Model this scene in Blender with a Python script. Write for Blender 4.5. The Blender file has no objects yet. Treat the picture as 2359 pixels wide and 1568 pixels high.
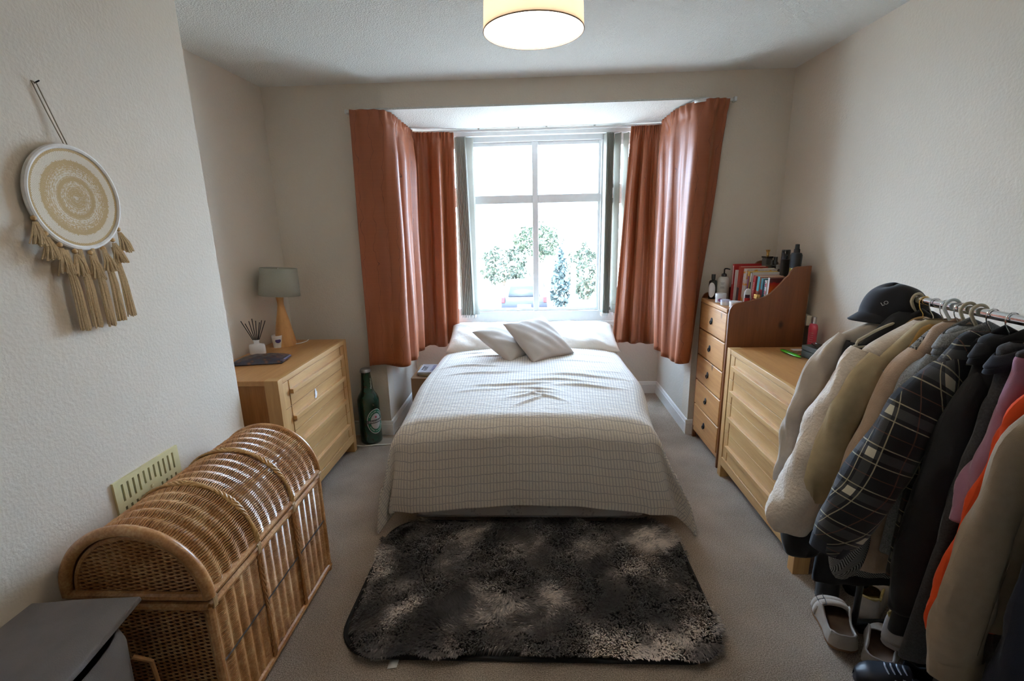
import bpy, bmesh, math, random
import numpy as np
from mathutils import Vector, Matrix
random.seed(7); rng = np.random.default_rng(7)
PI = math.pi
sc = bpy.context.scene
COL = sc.collection

# ------------------------------------------------------------------ camera
pitch, yaw, roll = [math.radians(a) for a in (13.6, 2.66, -1.3)]
cp, sp = math.cos(pitch), math.sin(pitch)
fwd = Vector((-math.sin(yaw)*cp, math.cos(yaw)*cp, -sp))
rt = Vector((math.cos(yaw), math.sin(yaw), 0)); up = rt.cross(fwd)
r2 = rt*math.cos(roll) + up*math.sin(roll); u2 = -rt*math.sin(roll) + up*math.cos(roll)
cam_d = bpy.data.cameras.new('camera'); cam = bpy.data.objects.new('camera', cam_d); COL.objects.link(cam)
M = Matrix(((r2.x, u2.x, -fwd.x, 0), (r2.y, u2.y, -fwd.y, 0), (r2.z, u2.z, -fwd.z, 1.55), (0, 0, 0, 1)))
cam.matrix_world = M
cam_d.sensor_fit = 'HORIZONTAL'; cam_d.sensor_width = 36; cam_d.lens = 1108/2359*36
cam_d.clip_start = 0.02; cam_d.clip_end = 300
sc.camera = cam

# ------------------------------------------------------------------ sky, sun, exposure
w = bpy.data.worlds.new('sky'); sc.world = w; w.use_nodes = True
bg = w.node_tree.nodes['Background']; bg.inputs[0].default_value = (0.53, 0.74, 1.0, 1); bg.inputs[1].default_value = 27.0
sun_d = bpy.data.lights.new('sun', 'SUN'); sun = bpy.data.objects.new('sun', sun_d); COL.objects.link(sun)
sun_d.energy = 22; sun_d.color = (1, .95, .86); sun_d.angle = math.radians(.6)
sun.rotation_euler = Vector((0.35, 1.0, -1.25)).to_track_quat('-Z', 'Y').to_euler()
vs = sc.view_settings
vs.view_transform = 'Standard'; vs.look = 'None'; vs.gamma = 1; vs.use_curve_mapping = False
vs.exposure = 0.34
sc.cycles.diffuse_bounces = 6; sc.cycles.max_bounces = 14; sc.cycles.transparent_max_bounces = 12

# ------------------------------------------------------------------ materials
MATS = {}
def nmat(name):
    m = bpy.data.materials.new(name); m.use_nodes = True
    nt = m.node_tree; b = nt.nodes['Principled BSDF']
    MATS[name] = m
    return m, nt, b
def N(nt, t, **kw):
    n = nt.nodes.new(t)
    for k, v in kw.items():
        if k in n.inputs: n.inputs[k].default_value = v
        else: setattr(n, k, v)
    return n
def coords(nt, scale=(1, 1, 1), kind='Object', rot=(0, 0, 0)):
    tc = N(nt, 'ShaderNodeTexCoord'); mp = N(nt, 'ShaderNodeMapping')
    mp.inputs['Scale'].default_value = scale; mp.inputs['Rotation'].default_value = rot
    nt.links.new(tc.outputs[kind], mp.inputs[0]); return mp.outputs[0]
def ramp(nt, fac, stops):
    r = N(nt, 'ShaderNodeValToRGB'); el = r.color_ramp.elements
    while len(el) < len(stops): el.new(0.5)
    for e, (p, c) in zip(el, stops): e.position = p; e.color = (*c, 1)
    nt.links.new(fac, r.inputs[0]); return r.outputs[0]
def noise(nt, vec, scale, detail=3, rough=.5):
    n = N(nt, 'ShaderNodeTexNoise'); n.inputs['Scale'].default_value = scale; n.inputs['Detail'].default_value = detail
    n.inputs['Roughness'].default_value = rough
    nt.links.new(vec, n.inputs['Vector']); return n.outputs['Fac']
def bump(nt, b, h, strength=.3, dist=.01):
    n = N(nt, 'ShaderNodeBump'); n.inputs['Strength'].default_value = strength; n.inputs['Distance'].default_value = dist
    nt.links.new(h, n.inputs['Height']); nt.links.new(n.outputs[0], b.inputs['Normal'])
def mth(nt, op, a, b=None, c=None):
    n = N(nt, 'ShaderNodeMath', operation=op)
    for i, v in enumerate((a, b, c)):
        if v is None: continue
        if isinstance(v, (int, float)): n.inputs[i].default_value = v
        else: nt.links.new(v, n.inputs[i])
    return n.outputs[0]
def mixc(nt, f, a, b):
    n = N(nt, 'ShaderNodeMix', data_type='RGBA')
    if isinstance(f, (int, float)): n.inputs[0].default_value = f
    else: nt.links.new(f, n.inputs[0])
    for i, v in ((6, a), (7, b)):
        if isinstance(v, tuple): n.inputs[i].default_value = (*v, 1)
        else: nt.links.new(v, n.inputs[i])
    return n.outputs[2]
def plain(name, col, rough=.6, metal=0., vary=.12, vscale=30, bmp=0., bscale=300, coat=0., sheen=0., dist=.003):
    if name in MATS: return MATS[name]
    m, nt, b = nmat(name); v = coords(nt)
    f = noise(nt, v, vscale, 3)
    lo = tuple(c*(1-vary) for c in col); hi = tuple(min(1, c*(1+vary)) for c in col)
    nt.links.new(ramp(nt, f, [(.3, lo), (.7, hi)]), b.inputs['Base Color'])
    b.inputs['Roughness'].default_value = rough; b.inputs['Metallic'].default_value = metal
    b.inputs['Coat Weight'].default_value = coat
    if sheen: b.inputs['Sheen Weight'].default_value = sheen; b.inputs['Sheen Roughness'].default_value = .4
    if bmp: bump(nt, b, noise(nt, v, bscale, 2), bmp, dist)
    return m
def wood(name, c1, c2, axis='x', rough=.42, gs=1., knots=False):
    if name in MATS: return MATS[name]
    m, nt, b = nmat(name)
    s = {'x': (1.2, 18, 18), 'y': (18, 1.2, 18), 'z': (18, 18, 1.2)}[axis]
    v = coords(nt, tuple(k*gs for k in s))
    f1 = noise(nt, v, 1.6, 6, .6); f2 = noise(nt, v, 9, 3, .6)
    f = mth(nt, 'MULTIPLY_ADD', f2, .35, mth(nt, 'MULTIPLY', f1, .75))
    col = ramp(nt, f, [(.32, c1), (.68, c2)])
    if knots:
        k = N(nt, 'ShaderNodeTexVoronoi'); k.inputs['Scale'].default_value = 1.
        v2 = coords(nt, (7, 7, 4.2)); nt.links.new(v2, k.inputs['Vector'])
        kf = ramp(nt, k.outputs['Distance'], [(.05, (1, 1, 1)), (.13, (0, 0, 0))])
        col = mixc(nt, kf, col, tuple(c*.35 for c in c1))
    nt.links.new(col, b.inputs['Base Color'])
    b.inputs['Roughness'].default_value = rough
    bump(nt, b, f2, .08, .002)
    return m

def make_mats():
    # walls: woodchip paper under matt emulsion
    for nm, c in (('wall_paint', (.72, .64, .54)), ('wall_bay_paint', (.70, .65, .58))):
        m, nt, b = nmat(nm); v = coords(nt)
        f = noise(nt, v, 2.2, 4)
        nt.links.new(ramp(nt, f, [(.3, tuple(k*.96 for k in c)), (.7, c)]), b.inputs['Base Color'])
        b.inputs['Roughness'].default_value = .85
        h = mth(nt, 'ADD', noise(nt, v, 95, 2, .5), mth(nt, 'MULTIPLY', noise(nt, v, 35, 2), .6))
        bump(nt, b, h, .38, .004)
    m, nt, b = nmat('ceiling_paint'); v = coords(nt)
    b.inputs['Base Color'].default_value = (.74, .74, .70, 1); b.inputs['Roughness'].default_value = .9
    vv = N(nt, 'ShaderNodeTexVoronoi'); vv.inputs['Scale'].default_value = 130; nt.links.new(v, vv.inputs['Vector'])
    bump(nt, b, mth(nt, 'ADD', vv.outputs['Distance'], noise(nt, v, 60, 3)), .6, .005)
    m, nt, b = nmat('carpet'); v = coords(nt)
    f = mth(nt, 'ADD', mth(nt, 'MULTIPLY', noise(nt, v, 250, 4, .8), .85), mth(nt, 'MULTIPLY', noise(nt, v, 3, 3), .15))
    nt.links.new(ramp(nt, f, [(.38, (.14, .108, .084)), (.5, (.40, .325, .262)), (.62, (.70, .58, .48))]), b.inputs['Base Color'])
    b.inputs['Roughness'].default_value = 1; b.inputs['Specular IOR Level'].default_value = .1
    bump(nt, b, noise(nt, v, 260, 3, .7), .8, .008)
    # duvet: small rectangles in a cream cloth, grey lines between
    m, nt, b = nmat('duvet_cloth')
    uv = N(nt, 'ShaderNodeUVMap'); sx = N(nt, 'ShaderNodeSeparateXYZ')
    wn = N(nt, 'ShaderNodeTexNoise'); wn.inputs['Scale'].default_value = 9; nt.links.new(uv.outputs[0], wn.inputs['Vector'])
    wob = mth(nt, 'MULTIPLY', mth(nt, 'SUBTRACT', wn.outputs['Fac'], .5), .03)
    nt.links.new(uv.outputs[0], sx.inputs[0])
    yy = mth(nt, 'ADD', sx.outputs[1], wob)
    fx = mth(nt, 'FRACT', mth(nt, 'DIVIDE', sx.outputs[0], .0165)); fy = mth(nt, 'FRACT', mth(nt, 'DIVIDE', yy, .047))
    lx = mth(nt, 'LESS_THAN', fx, .30); ly = mth(nt, 'LESS_THAN', fy, .11)
    l = mth(nt, 'MAXIMUM', lx, ly)
    nt.links.new(mixc(nt, l, (.70, .635, .55), (.47, .425, .40)), b.inputs['Base Color'])
    b.inputs['Roughness'].default_value = .75; b.inputs['Sheen Weight'].default_value = .25
    v = coords(nt, (1, 2.2, 1)); bump(nt, b, mth(nt, 'ADD', noise(nt, v, 14, 5, .6), mth(nt, 'MULTIPLY', noise(nt, v, 60, 3), .2)), .35, .02)
    # curtains: rust taffeta with wandering stitched lines
    m, nt, b = nmat('curtain_cloth')
    uv = N(nt, 'ShaderNodeUVMap'); sx = N(nt, 'ShaderNodeSeparateXYZ'); nt.links.new(uv.outputs[0], sx.inputs[0])
    mp = N(nt, 'ShaderNodeMapping'); mp.inputs['Scale'].default_value = (6, 5, 1); nt.links.new(uv.outputs[0], mp.inputs[0])
    nf = noise(nt, mp.outputs[0], 1.3, 2)
    q = mth(nt, 'ADD', mth(nt, 'DIVIDE', sx.outputs[0], .085), mth(nt, 'MULTIPLY', nf, 1.4))
    ln = mth(nt, 'LESS_THAN', mth(nt, 'FRACT', q), .020)
    slub = N(nt, 'ShaderNodeMapping'); slub.inputs['Scale'].default_value = (3, 160, 1); nt.links.new(uv.outputs[0], slub.inputs[0])
    sf = noise(nt, slub.outputs[0], 1, 3)
    c = ramp(nt, sf, [(.3, (.315, .086, .030)), (.7, (.34, .096, .035))])
    nt.links.new(mixc(nt, ln, c, (.13, .034, .017)), b.inputs['Base Color'])
    b.inputs['Roughness'].default_value = .45; b.inputs['Sheen Weight'].default_value = .35; b.inputs['Sheen Roughness'].default_value = .35
    b.inputs['Sheen Tint'].default_value = (1, .55, .33, 1)
    tr = N(nt, 'ShaderNodeBsdfTranslucent'); tr.inputs[0].default_value = (.5, .12, .04, 1)
    ms = N(nt, 'ShaderNodeMixShader'); ms.inputs[0].default_value = .025
    nt.links.new(b.outputs[0], ms.inputs[1]); nt.links.new(tr.outputs[0], ms.inputs[2])
    nt.links.new(ms.outputs[0], nt.nodes['Material Output'].inputs[0])
    bump(nt, b, mth(nt, 'ADD', sf, mth(nt, 'MULTIPLY', ln, -4.)), .12, .003)
    # blind slats
    m, nt, b = nmat('blind_cloth'); b.inputs['Base Color'].default_value = (.55, .54, .49, 1); b.inputs['Roughness'].default_value = .8
    tr = N(nt, 'ShaderNodeBsdfTranslucent'); tr.inputs[0].default_value = (.62, .6, .54, 1)
    ms = N(nt, 'ShaderNodeMixShader'); ms.inputs[0].default_value = .40
    nt.links.new(b.outputs[0], ms.inputs[1]); nt.links.new(tr.outputs[0], ms.inputs[2])
    nt.links.new(ms.outputs[0], nt.nodes['Material Output'].inputs[0])
    # window glass
    m, nt, b = nmat('window_glass')
    t = N(nt, 'ShaderNodeBsdfTransparent'); g = N(nt, 'ShaderNodeBsdfGlossy'); g.inputs['Roughness'].default_value = .02
    ms = N(nt, 'ShaderNodeMixShader'); ms.inputs[0].default_value = .05
    nt.links.new(t.outputs[0], ms.inputs[1]); nt.links.new(g.outputs[0], ms.inputs[2])
    nt.links.new(ms.outputs[0], nt.nodes['Material Output'].inputs[0])
    # pendant shade and its diffuser
    m, nt, b = nmat('pendant_cloth'); b.inputs['Base Color'].default_value = (.56, .50, .42, 1); b.inputs['Roughness'].default_value = .8
    tr = N(nt, 'ShaderNodeBsdfTranslucent'); tr.inputs[0].default_value = (.48, .44, .40, 1)
    ms = N(nt, 'ShaderNodeMixShader'); ms.inputs[0].default_value = .55
    nt.links.new(b.outputs[0], ms.inputs[1]); nt.links.new(tr.outputs[0], ms.inputs[2])
    nt.links.new(ms.outputs[0], nt.nodes['Material Output'].inputs[0])
    m, nt, b = nmat('lit_diffuser'); b.inputs['Base Color'].default_value = (.9, .88, .8, 1)
    b.inputs['Emission Color'].default_value = (1, .86, .66, 1); b.inputs['Emission Strength'].default_value = 19.0
    # translucent plastic for the hanger in the taupe coat etc.
    m, nt, b = nmat('clear_plastic'); b.inputs['Base Color'].default_value = (.8, .85, .86, 1); b.inputs['Roughness'].default_value = .2
    b.inputs['Transmission Weight'].default_value = .5
    # plaid (object XZ in metres, rotated to run along the sleeve)
    m, nt, b = nmat('plaid_wool')
    uv = N(nt, 'ShaderNodeUVMap'); sx = N(nt, 'ShaderNodeSeparateXYZ'); nt.links.new(uv.outputs[0], sx.inputs[0])
    def band(src, per, lo, hi, off=0.):
        f = mth(nt, 'FRACT', mth(nt, 'ADD', mth(nt, 'DIVIDE', src, per), off))
        return mth(nt, 'MULTIPLY', mth(nt, 'GREATER_THAN', f, lo), mth(nt, 'LESS_THAN', f, hi))
    X, Y = sx.outputs[0], sx.outputs[1]
    bx = band(X, .16, .42, .60); by = band(Y, .125, .40, .60)
    g1 = mth(nt, 'ADD', mth(nt, 'MULTIPLY', bx, .5), mth(nt, 'MULTIPLY', by, .5))
    base = ramp(nt, g1, [(0, (.012, .013, .018)), (.5, (.055, .056, .062)), (1, (.62, .58, .46))])
    lx = mth(nt, 'MAXIMUM', band(X, .16, .335, .355), band(X, .16, .665, .685)); ly = mth(nt, 'MAXIMUM', band(Y, .125, .29, .315), band(Y, .125, .685, .71))
    base = mixc(nt, mth(nt, 'MULTIPLY', mth(nt, 'MAXIMUM', lx, ly), .75), base, (.50, .44, .30))
    l2 = mth(nt, 'MAXIMUM', band(X, .16, .98, 1.0), band(Y, .125, .98, 1.))
    base = mixc(nt, mth(nt, 'MULTIPLY', l2, .5), base, (.22, .09, .06))
    nt.links.new(base, b.inputs['Base Color']); b.inputs['Roughness'].default_value = .95; b.inputs['Sheen Weight'].default_value = .2
    v = coords(nt); bump(nt, b, noise(nt, v, 500, 2), .3, .002)
    # herringbone
    m, nt, b = nmat('herringbone_wool')
    uv = N(nt, 'ShaderNodeUVMap'); sx = N(nt, 'ShaderNodeSeparateXYZ'); nt.links.new(uv.outputs[0], sx.inputs[0])
    tri = mth(nt, 'PINGPONG', sx.outputs[0], .022)
    f = mth(nt, 'FRACT', mth(nt, 'DIVIDE', mth(nt, 'ADD', sx.outputs[1], tri), .0075))
    nt.links.new(mixc(nt, mth(nt, 'GREATER_THAN', f, .5), (.04, .042, .045), (.36, .36, .35)), b.inputs['Base Color'])
    b.inputs['Roughness'].default_value = .95
    # wicker cane
    m, nt, b = nmat('cane'); v = coords(nt, (1, 1, 1))
    f = noise(nt, v, 9, 4, .7); f2 = noise(nt, v, 140, 2)
    f = mth(nt, 'MULTIPLY_ADD', f2, .35, mth(nt, 'MULTIPLY', f, .7))
    nt.links.new(ramp(nt, f, [(.35, (.30, .12, .036)), (.52, (.50, .24, .085)), (.68, (.68, .42, .20))]), b.inputs['Base Color'])
    b.inputs['Roughness'].default_value = .38; b.inputs['Coat Weight'].default_value = .25
    # rug pile uses a vertex colour: it is the dyed colour of each tuft
    m, nt, b = nmat('rug_pile'); at = N(nt, 'ShaderNodeAttribute', attribute_name='dye')
    nt.links.new(at.outputs[0], b.inputs['Base Color']); b.inputs['Roughness'].default_value = .7; b.inputs['Sheen Weight'].default_value = .3
    # woven wall disc: polar pattern
    m, nt, b = nmat('woven_disc')
    v = coords(nt); sx = N(nt, 'ShaderNodeSeparateXYZ'); nt.links.new(v, sx.inputs[0])
    r = mth(nt, 'SQRT', mth(nt, 'ADD', mth(nt, 'POWER', sx.outputs[1], 2.), mth(nt, 'POWER', sx.outputs[2], 2.)))
    th = mth(nt, 'ARCTAN2', sx.outputs[2], sx.outputs[1])
    rr = mth(nt, 'FRACT', mth(nt, 'DIVIDE', r, .0062)); ang = mth(nt, 'MULTIPLY', mth(nt, 'SINE', mth(nt, 'MULTIPLY', th, 120.)), mth(nt, 'SINE', mth(nt, 'MULTIPLY', r, 1000.))); ang2 = mth(nt, 'MULTIPLY', mth(nt, 'SUBTRACT', noise(nt, v, 160, 2), .5), 5.)
    ringf = ramp(nt, mth(nt, 'DIVIDE', r, .15), [(0, (.55, .55, .55)), (.12, (.25, .25, .25)), (.30, (.5, .5, .5)), (.36, (.05, .05, .05)), (.44, (.55, .55, .55)), (.62, (.35, .35, .35)), (.70, (.1, .1, .1)), (.76, (.75, .75, .75)), (.88, (.75, .75, .75)), (.91, (0, 0, 0))])
    f = mth(nt, 'ADD', ringf, mth(nt, 'MULTIPLY', mth(nt, 'ADD', ang, ang2), .16)); f = mth(nt, 'GREATER_THAN', mth(nt, 'ADD', f, mth(nt, 'MULTIPLY', rr, .18)), .55)
    nt.links.new(mixc(nt, f, (.56, .40, .20), (.74, .66, .53)), b.inputs['Base Color'])
    b.inputs['Roughness'].default_value = .9; bump(nt, b, mth(nt, 'ADD', rr, mth(nt, 'MULTIPLY', ang, .4)), .5, .002)
make_mats()
G = MATS
oak = [wood('oak_'+a, (.47, .245, .085), (.62, .375, .155), a) for a in 'xyz']
OAK = dict(zip('xyz', oak))
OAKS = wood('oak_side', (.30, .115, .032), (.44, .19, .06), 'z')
OAKT = wood('oak_top', (.42, .19, .058), (.54, .27, .095), 'x')
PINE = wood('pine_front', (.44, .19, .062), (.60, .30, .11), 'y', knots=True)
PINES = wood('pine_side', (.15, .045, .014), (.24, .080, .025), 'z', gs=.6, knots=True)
white_gloss = plain('white_gloss_paint', (.84, .85, .85), .35, vary=.02)
white_matt = plain('white_cotton', (.80, .77, .71), .85, vary=.03, bmp=.3, bscale=25, dist=.012)
linen = plain('beige_linen', (.56, .50, .45), .9, vary=.05, vscale=400, bmp=.3, bscale=600)
chrome = plain('chrome', (.75, .76, .78), .12, 1., vary=.02)
black_pl = plain('black_plastic', (.012, .012, .014), .35, vary=.1)
iron = plain('dark_iron', (.03, .032, .04), .45, .6)
gold = plain('gold_metal', (.83, .55, .18), .2, 1.)

# ------------------------------------------------------------------ mesh helpers
def link_mesh(name, me, mat, parent=None, loc=None, bevel=0, smooth=35, solid=0, subsurf=0, seg=2):
    o = bpy.data.objects.new(name, me); COL.objects.link(o)
    if mat is not None and not me.materials: me.materials.append(mat)
    if smooth and len(me.polygons):
        me.polygons.foreach_set('use_smooth', [True]*len(me.polygons))
        if smooth < 180: me.set_sharp_from_angle(angle=math.radians(smooth))
    if parent is not None: o.parent = parent
    if loc is not None: o.location = loc
    if solid:
        s = o.modifiers.new('thickness', 'SOLIDIFY'); s.thickness = solid; s.offset = 0
    if subsurf:
        s = o.modifiers.new('smooth', 'SUBSURF'); s.levels = subsurf; s.render_levels = subsurf
    if bevel:
        b = o.modifiers.new('edges', 'BEVEL'); b.width = bevel; b.segments = seg; b.limit_method = 'ANGLE'; b.angle_limit = math.radians(40)
    return o
class MB:
    def __init__(s): s.v = []; s.f = []; s.uv = None
    def add(s, vs, fs):
        n = len(s.v); s.v += [tuple(v) for v in vs]; s.f += [tuple(i+n for i in f) for f in fs]; return s
    def box(s, x0, x1, y0, y1, z0, z1):
        return s.add([(x0, y0, z0), (x1, y0, z0), (x1, y1, z0), (x0, y1, z0), (x0, y0, z1), (x1, y0, z1), (x1, y1, z1), (x0, y1, z1)],
                     [(3, 2, 1, 0), (4, 5, 6, 7), (0, 1, 5, 4), (1, 2, 6, 5), (2, 3, 7, 6), (3, 0, 4, 7)])
    def quadgrid(s, P, closeu=False, closev=False, flip=False):
        """P[i][j] array of points"""
        P = np.asarray(P, float); nu, nv = P.shape[:2]; n = len(s.v)
        s.v += [tuple(p) for p in P.reshape(-1, 3)]
        for i in range(nu if closeu else nu-1):
            for j in range(nv if closev else nv-1):
                a = n+i*nv+j; b = n+((i+1) % nu)*nv+j; c = n+((i+1) % nu)*nv+(j+1) % nv; d = n+i*nv+(j+1) % nv
                s.f.append((a, d, c, b) if flip else (a, b, c, d))
        return s
    def tube(s, path, r, seg=8, cap=True, closed=False, flat=None):
        P = [Vector(p) for p in path]; n = len(P); rings = []
        R = r if isinstance(r, (list, tuple)) else [r]*n
        prev = None
        for i in range(n):
            a = P[(i-1) % n] if (closed or i > 0) else P[i]; b = P[(i+1) % n] if (closed or i < n-1) else P[i]
            t = (b-a).normalized() if (b-a).length > 1e-9 else Vector((0, 0, 1))
            if prev is None:
                u = t.orthogonal().normalized()
            else:
                u = prev - t*prev.dot(t)
                u = u.normalized() if u.length > 1e-6 else t.orthogonal().normalized()
            prev = u; w_ = t.cross(u)
            rings.append([P[i] + u*(R[i]*math.cos(2*PI*k/seg)) + w_*(R[i]*math.sin(2*PI*k/seg)) for k in range(seg)])
        base = len(s.v); s.quadgrid([[tuple(q) for q in rg] for rg in rings], closeu=closed, closev=True, flip=True)
        if cap and not closed:
            s.f.append(tuple(base+k for k in range(seg))[::-1]); s.f.append(tuple(base+(n-1)*seg+k for k in range(seg)))
        return s
    def lathe(s, prof, c=(0, 0, 0), seg=32, cap=True, sx=1, sy=1):
        P = [[(c[0]+r*sx*math.cos(2*PI*k/seg), c[1]+r*sy*math.sin(2*PI*k/seg), c[2]+z) for k in range(seg)] for r, z in prof]
        base = len(s.v); s.quadgrid(P, closev=True, flip=True)
        if cap:
            if prof[0][0] > 1e-4: s.f.append(tuple(base+k for k in range(seg))[::-1])
            if prof[-1][0] > 1e-4: s.f.append(tuple(base+(len(prof)-1)*seg+k for k in range(seg)))
        return s
    def prism(s, pts, axis, a, b):
        """2-D outline extruded along axis from a to b"""
        def mk(p, t): return {'x': (t, p[0], p[1]), 'y': (p[0], t, p[1]), 'z': (p[0], p[1], t)}[axis]
        n = len(pts); m = [mk(p, a) for p in pts]+[mk(p, b) for p in pts]
        fs = [tuple(range(n))[::-1], tuple(range(n, 2*n))]+[(i, (i+1) % n, n+(i+1) % n, n+i) for i in range(n)]
        return s.add(m, fs)
    def rot(s, ang, axis='Z', c=(0, 0, 0)):
        Mx = Matrix.Translation(c) @ Matrix.Rotation(ang, 4, axis) @ Matrix.Translation([-k for k in c])
        s.v = [tuple(Mx @ Vector(v)) for v in s.v]; return s
    def tf(s, Mx): s.v = [tuple(Mx @ Vector(v)) for v in s.v]; return s
    def mesh(s, name='m'):
        me = bpy.data.meshes.new(name); me.from_pydata(s.v, [], s.f)
        bm = bmesh.new(); bm.from_mesh(me); bmesh.ops.recalc_face_normals(bm, faces=bm.faces); bm.to_mesh(me); bm.free()
        me.update(); return me
    def obj(s, name, mat, parent=None, **kw): return link_mesh(name, s.mesh(name), mat, parent, **kw)
def grid_mesh(name, P, UV=None, closeu=False, closev=False):
    """P (nu,nv,3), UV (nu,nv,2) in metres"""
    P = np.asarray(P, float); nu, nv = P.shape[:2]
    fs = []
    for i in range(nu if closeu else nu-1):
        for j in range(nv if closev else nv-1):
            i2, j2 = (i+1) % nu, (j+1) % nv
            fs.append((i*nv+j, i2*nv+j, i2*nv+j2, i*nv+j2))
    me = bpy.data.meshes.new(name); me.from_pydata(P.reshape(-1, 3).tolist(), [], fs)
    if UV is not None:
        uvl = me.uv_layers.new(name='UVMap'); U = np.asarray(UV, float).reshape(-1, 2)
        li = np.array([l.vertex_index for l in me.loops]); D = U[li]
        uvl.data.foreach_set('uv', D.reshape(-1))
    me.update(); return me
def thing(name, label, cat, loc=(0, 0, 0), rz=0, group=None):
    o = bpy.data.objects.new(name, None); COL.objects.link(o); o.empty_display_size = .05
    o.location = loc; o.rotation_euler = (0, 0, rz); o['label'] = label; o['category'] = cat
    if group: o['group'] = group
    return o
def tag(o, label, cat, group=None, kind=None):
    o['label'] = label; o['category'] = cat
    if group: o['group'] = group
    if kind: o['kind'] = kind
    return o
def struct(o): o['kind'] = 'structure'; return o
def copy_tree(o, parent=None):
    c = o.copy(); COL.objects.link(c)
    if parent: c.parent = parent
    for ch in list(o.children): copy_tree(ch, c)
    return c
def text_mesh(txt, size, mat, name='lettering', parent=None, Mx=None, ext=.0004, align='CENTER', warp=None):
    cu = bpy.data.curves.new('t', 'FONT'); cu.body = txt; cu.size = size; cu.extrude = ext; cu.align_x = align; cu.align_y = 'CENTER'
    ob = bpy.data.objects.new('t', cu); COL.objects.link(ob)
    dg = bpy.context.evaluated_depsgraph_get(); me = bpy.data.meshes.new_from_object(ob.evaluated_get(dg))
    bpy.data.objects.remove(ob); bpy.data.curves.remove(cu)
    if warp:
        for v in me.vertices: v.co = warp(v.co)
    if Mx is not None: me.transform(Mx)
    me.materials.clear()
    return link_mesh(name, me, mat, parent, smooth=0)
def arcs(n, a0, a1): return [a0+(a1-a0)*i/(n-1) for i in range(n)]
def smooth_path(pts, n=40):
    """Catmull-Rom through points of any dimension"""
    P = np.array(pts, float); P = np.vstack([2*P[0]-P[1], P, 2*P[-1]-P[-2]]); m = len(pts)-1; out = []
    for k in range(n):
        t = k/(n-1)*m; i = min(int(t), m-1); f = t-i; a, b, c, d = P[i:i+4]
        out.append(.5*((2*b)+(-a+c)*f+(2*a-5*b+4*c-d)*f*f+(-a+3*b-3*c+d)*f**3))
    return np.array(out)

# ================================================================== the room
H = 2.458; HB = 2.296; YB = 3.387; YW = 4.28; XL = -1.772; XR = 1.655; BL, BR = -1.094, 1.133; XC = -1.40; Y0 = -1.3
struct(MB().box(XL-.1, XR+.1, Y0-.1, YB+.02, -.1, 0).box(BL-.02, BR+.02, YB-.02, YW+.1, -.1, -.0005).obj('floor', G['carpet'], smooth=0))
struct(MB().box(XL-.1, XR+.1, Y0-.1, YB+.16, H, H+.2).obj('ceiling', G['ceiling_paint'], smooth=0))
struct(MB().box(BL-.2, BR+.2, YB+.14, YW+.25, HB, HB+.35).box(BL-.001, BR+.001, YB+.001, YB+.14, HB, HB+.012).obj('ceiling', G['ceiling_paint'], smooth=0))
W = G['wall_paint']; WB = G['wall_bay_paint']
struct(MB().box(XL-.15, BL, YB, YB+.14, 0, H).box(BR, XR+.15, YB, YB+.14, 0, H).box(BL, BR, YB, YB+.14, HB+.012, H).obj('wall_back', W, smooth=0))
struct(MB().box(XL-.15, XL, Y0, YB, 0, H).obj('wall_left', W, smooth=0))
struct(MB().box(XR, XR+.15, Y0, YB, 0, H).obj('wall_right', W, smooth=0))
struct(MB().box(XL, XC, .62, 2.107, 0, H).obj('wall_left_chimney_breast', W, smooth=0, bevel=.006))
struct(MB().box(XL-.15, XR+.15, Y0-.15, Y0, 0, H).obj('wall_front', plain('hall_paint', (.52, .46, .38), .9), smooth=0))
struct(MB().box(BL-.15, BL, YB+.14, YW+.15, -.0, HB).obj('wall_bay_left', WB, smooth=0))
struct(MB().box(BR, BR+.15, YB+.14, YW+.15, 0, HB).obj('wall_bay_right', WB, smooth=0))
struct(MB().box(BL, BR, YW, YW+.15, 0, .69).obj('wall_bay_back', WB, smooth=0))
# hairline plaster crack in the alcove ceiling is part of the ceiling's wear
SK = [(0, 0), (.016, 0), (.016, .085), (.012, .09), (.012, .098), (.007, .108), (0, .112)]
def skirting(name, p0, p1, nrm):
    p0, p1, nrm = Vector(p0), Vector(p1), Vector(nrm); m = MB()
    for p in (p0, p1): m.v += [tuple(p+nrm*d+Vector((0, 0, z))) for d, z in SK]
    n = len(SK); m.f = [tuple(range(n))[::-1], tuple(range(n, 2*n))]+[(i, (i+1) % n, n+(i+1) % n, n+i) for i in range(n)]
    return struct(m.obj(name, white_gloss, smooth=30))
skirting('baseboard_back', (XL, YB, 0), (BL+.016, YB, 0), (0, -1, 0)); skirting('baseboard_back', (BR-.016, YB, 0), (XR, YB, 0), (0, -1, 0))
skirting('baseboard_bay_left', (BL, YB, 0), (BL, YW, 0), (1, 0, 0)); skirting('baseboard_bay_right', (BR, YB, 0), (BR, YW, 0), (-1, 0, 0))
skirting('baseboard_bay', (BL, YW, 0), (BR, YW, 0), (0, -1, 0))
skirting('baseboard_left', (XL, 2.107, 0), (XL, YB, 0), (1, 0, 0)); skirting('baseboard_right', (XR, Y0, 0), (XR, YB, 0), (-1, 0, 0))
skirting('baseboard_chimney_breast', (XC, .62, 0), (XC, 2.107, 0), (1, 0, 0))
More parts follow.
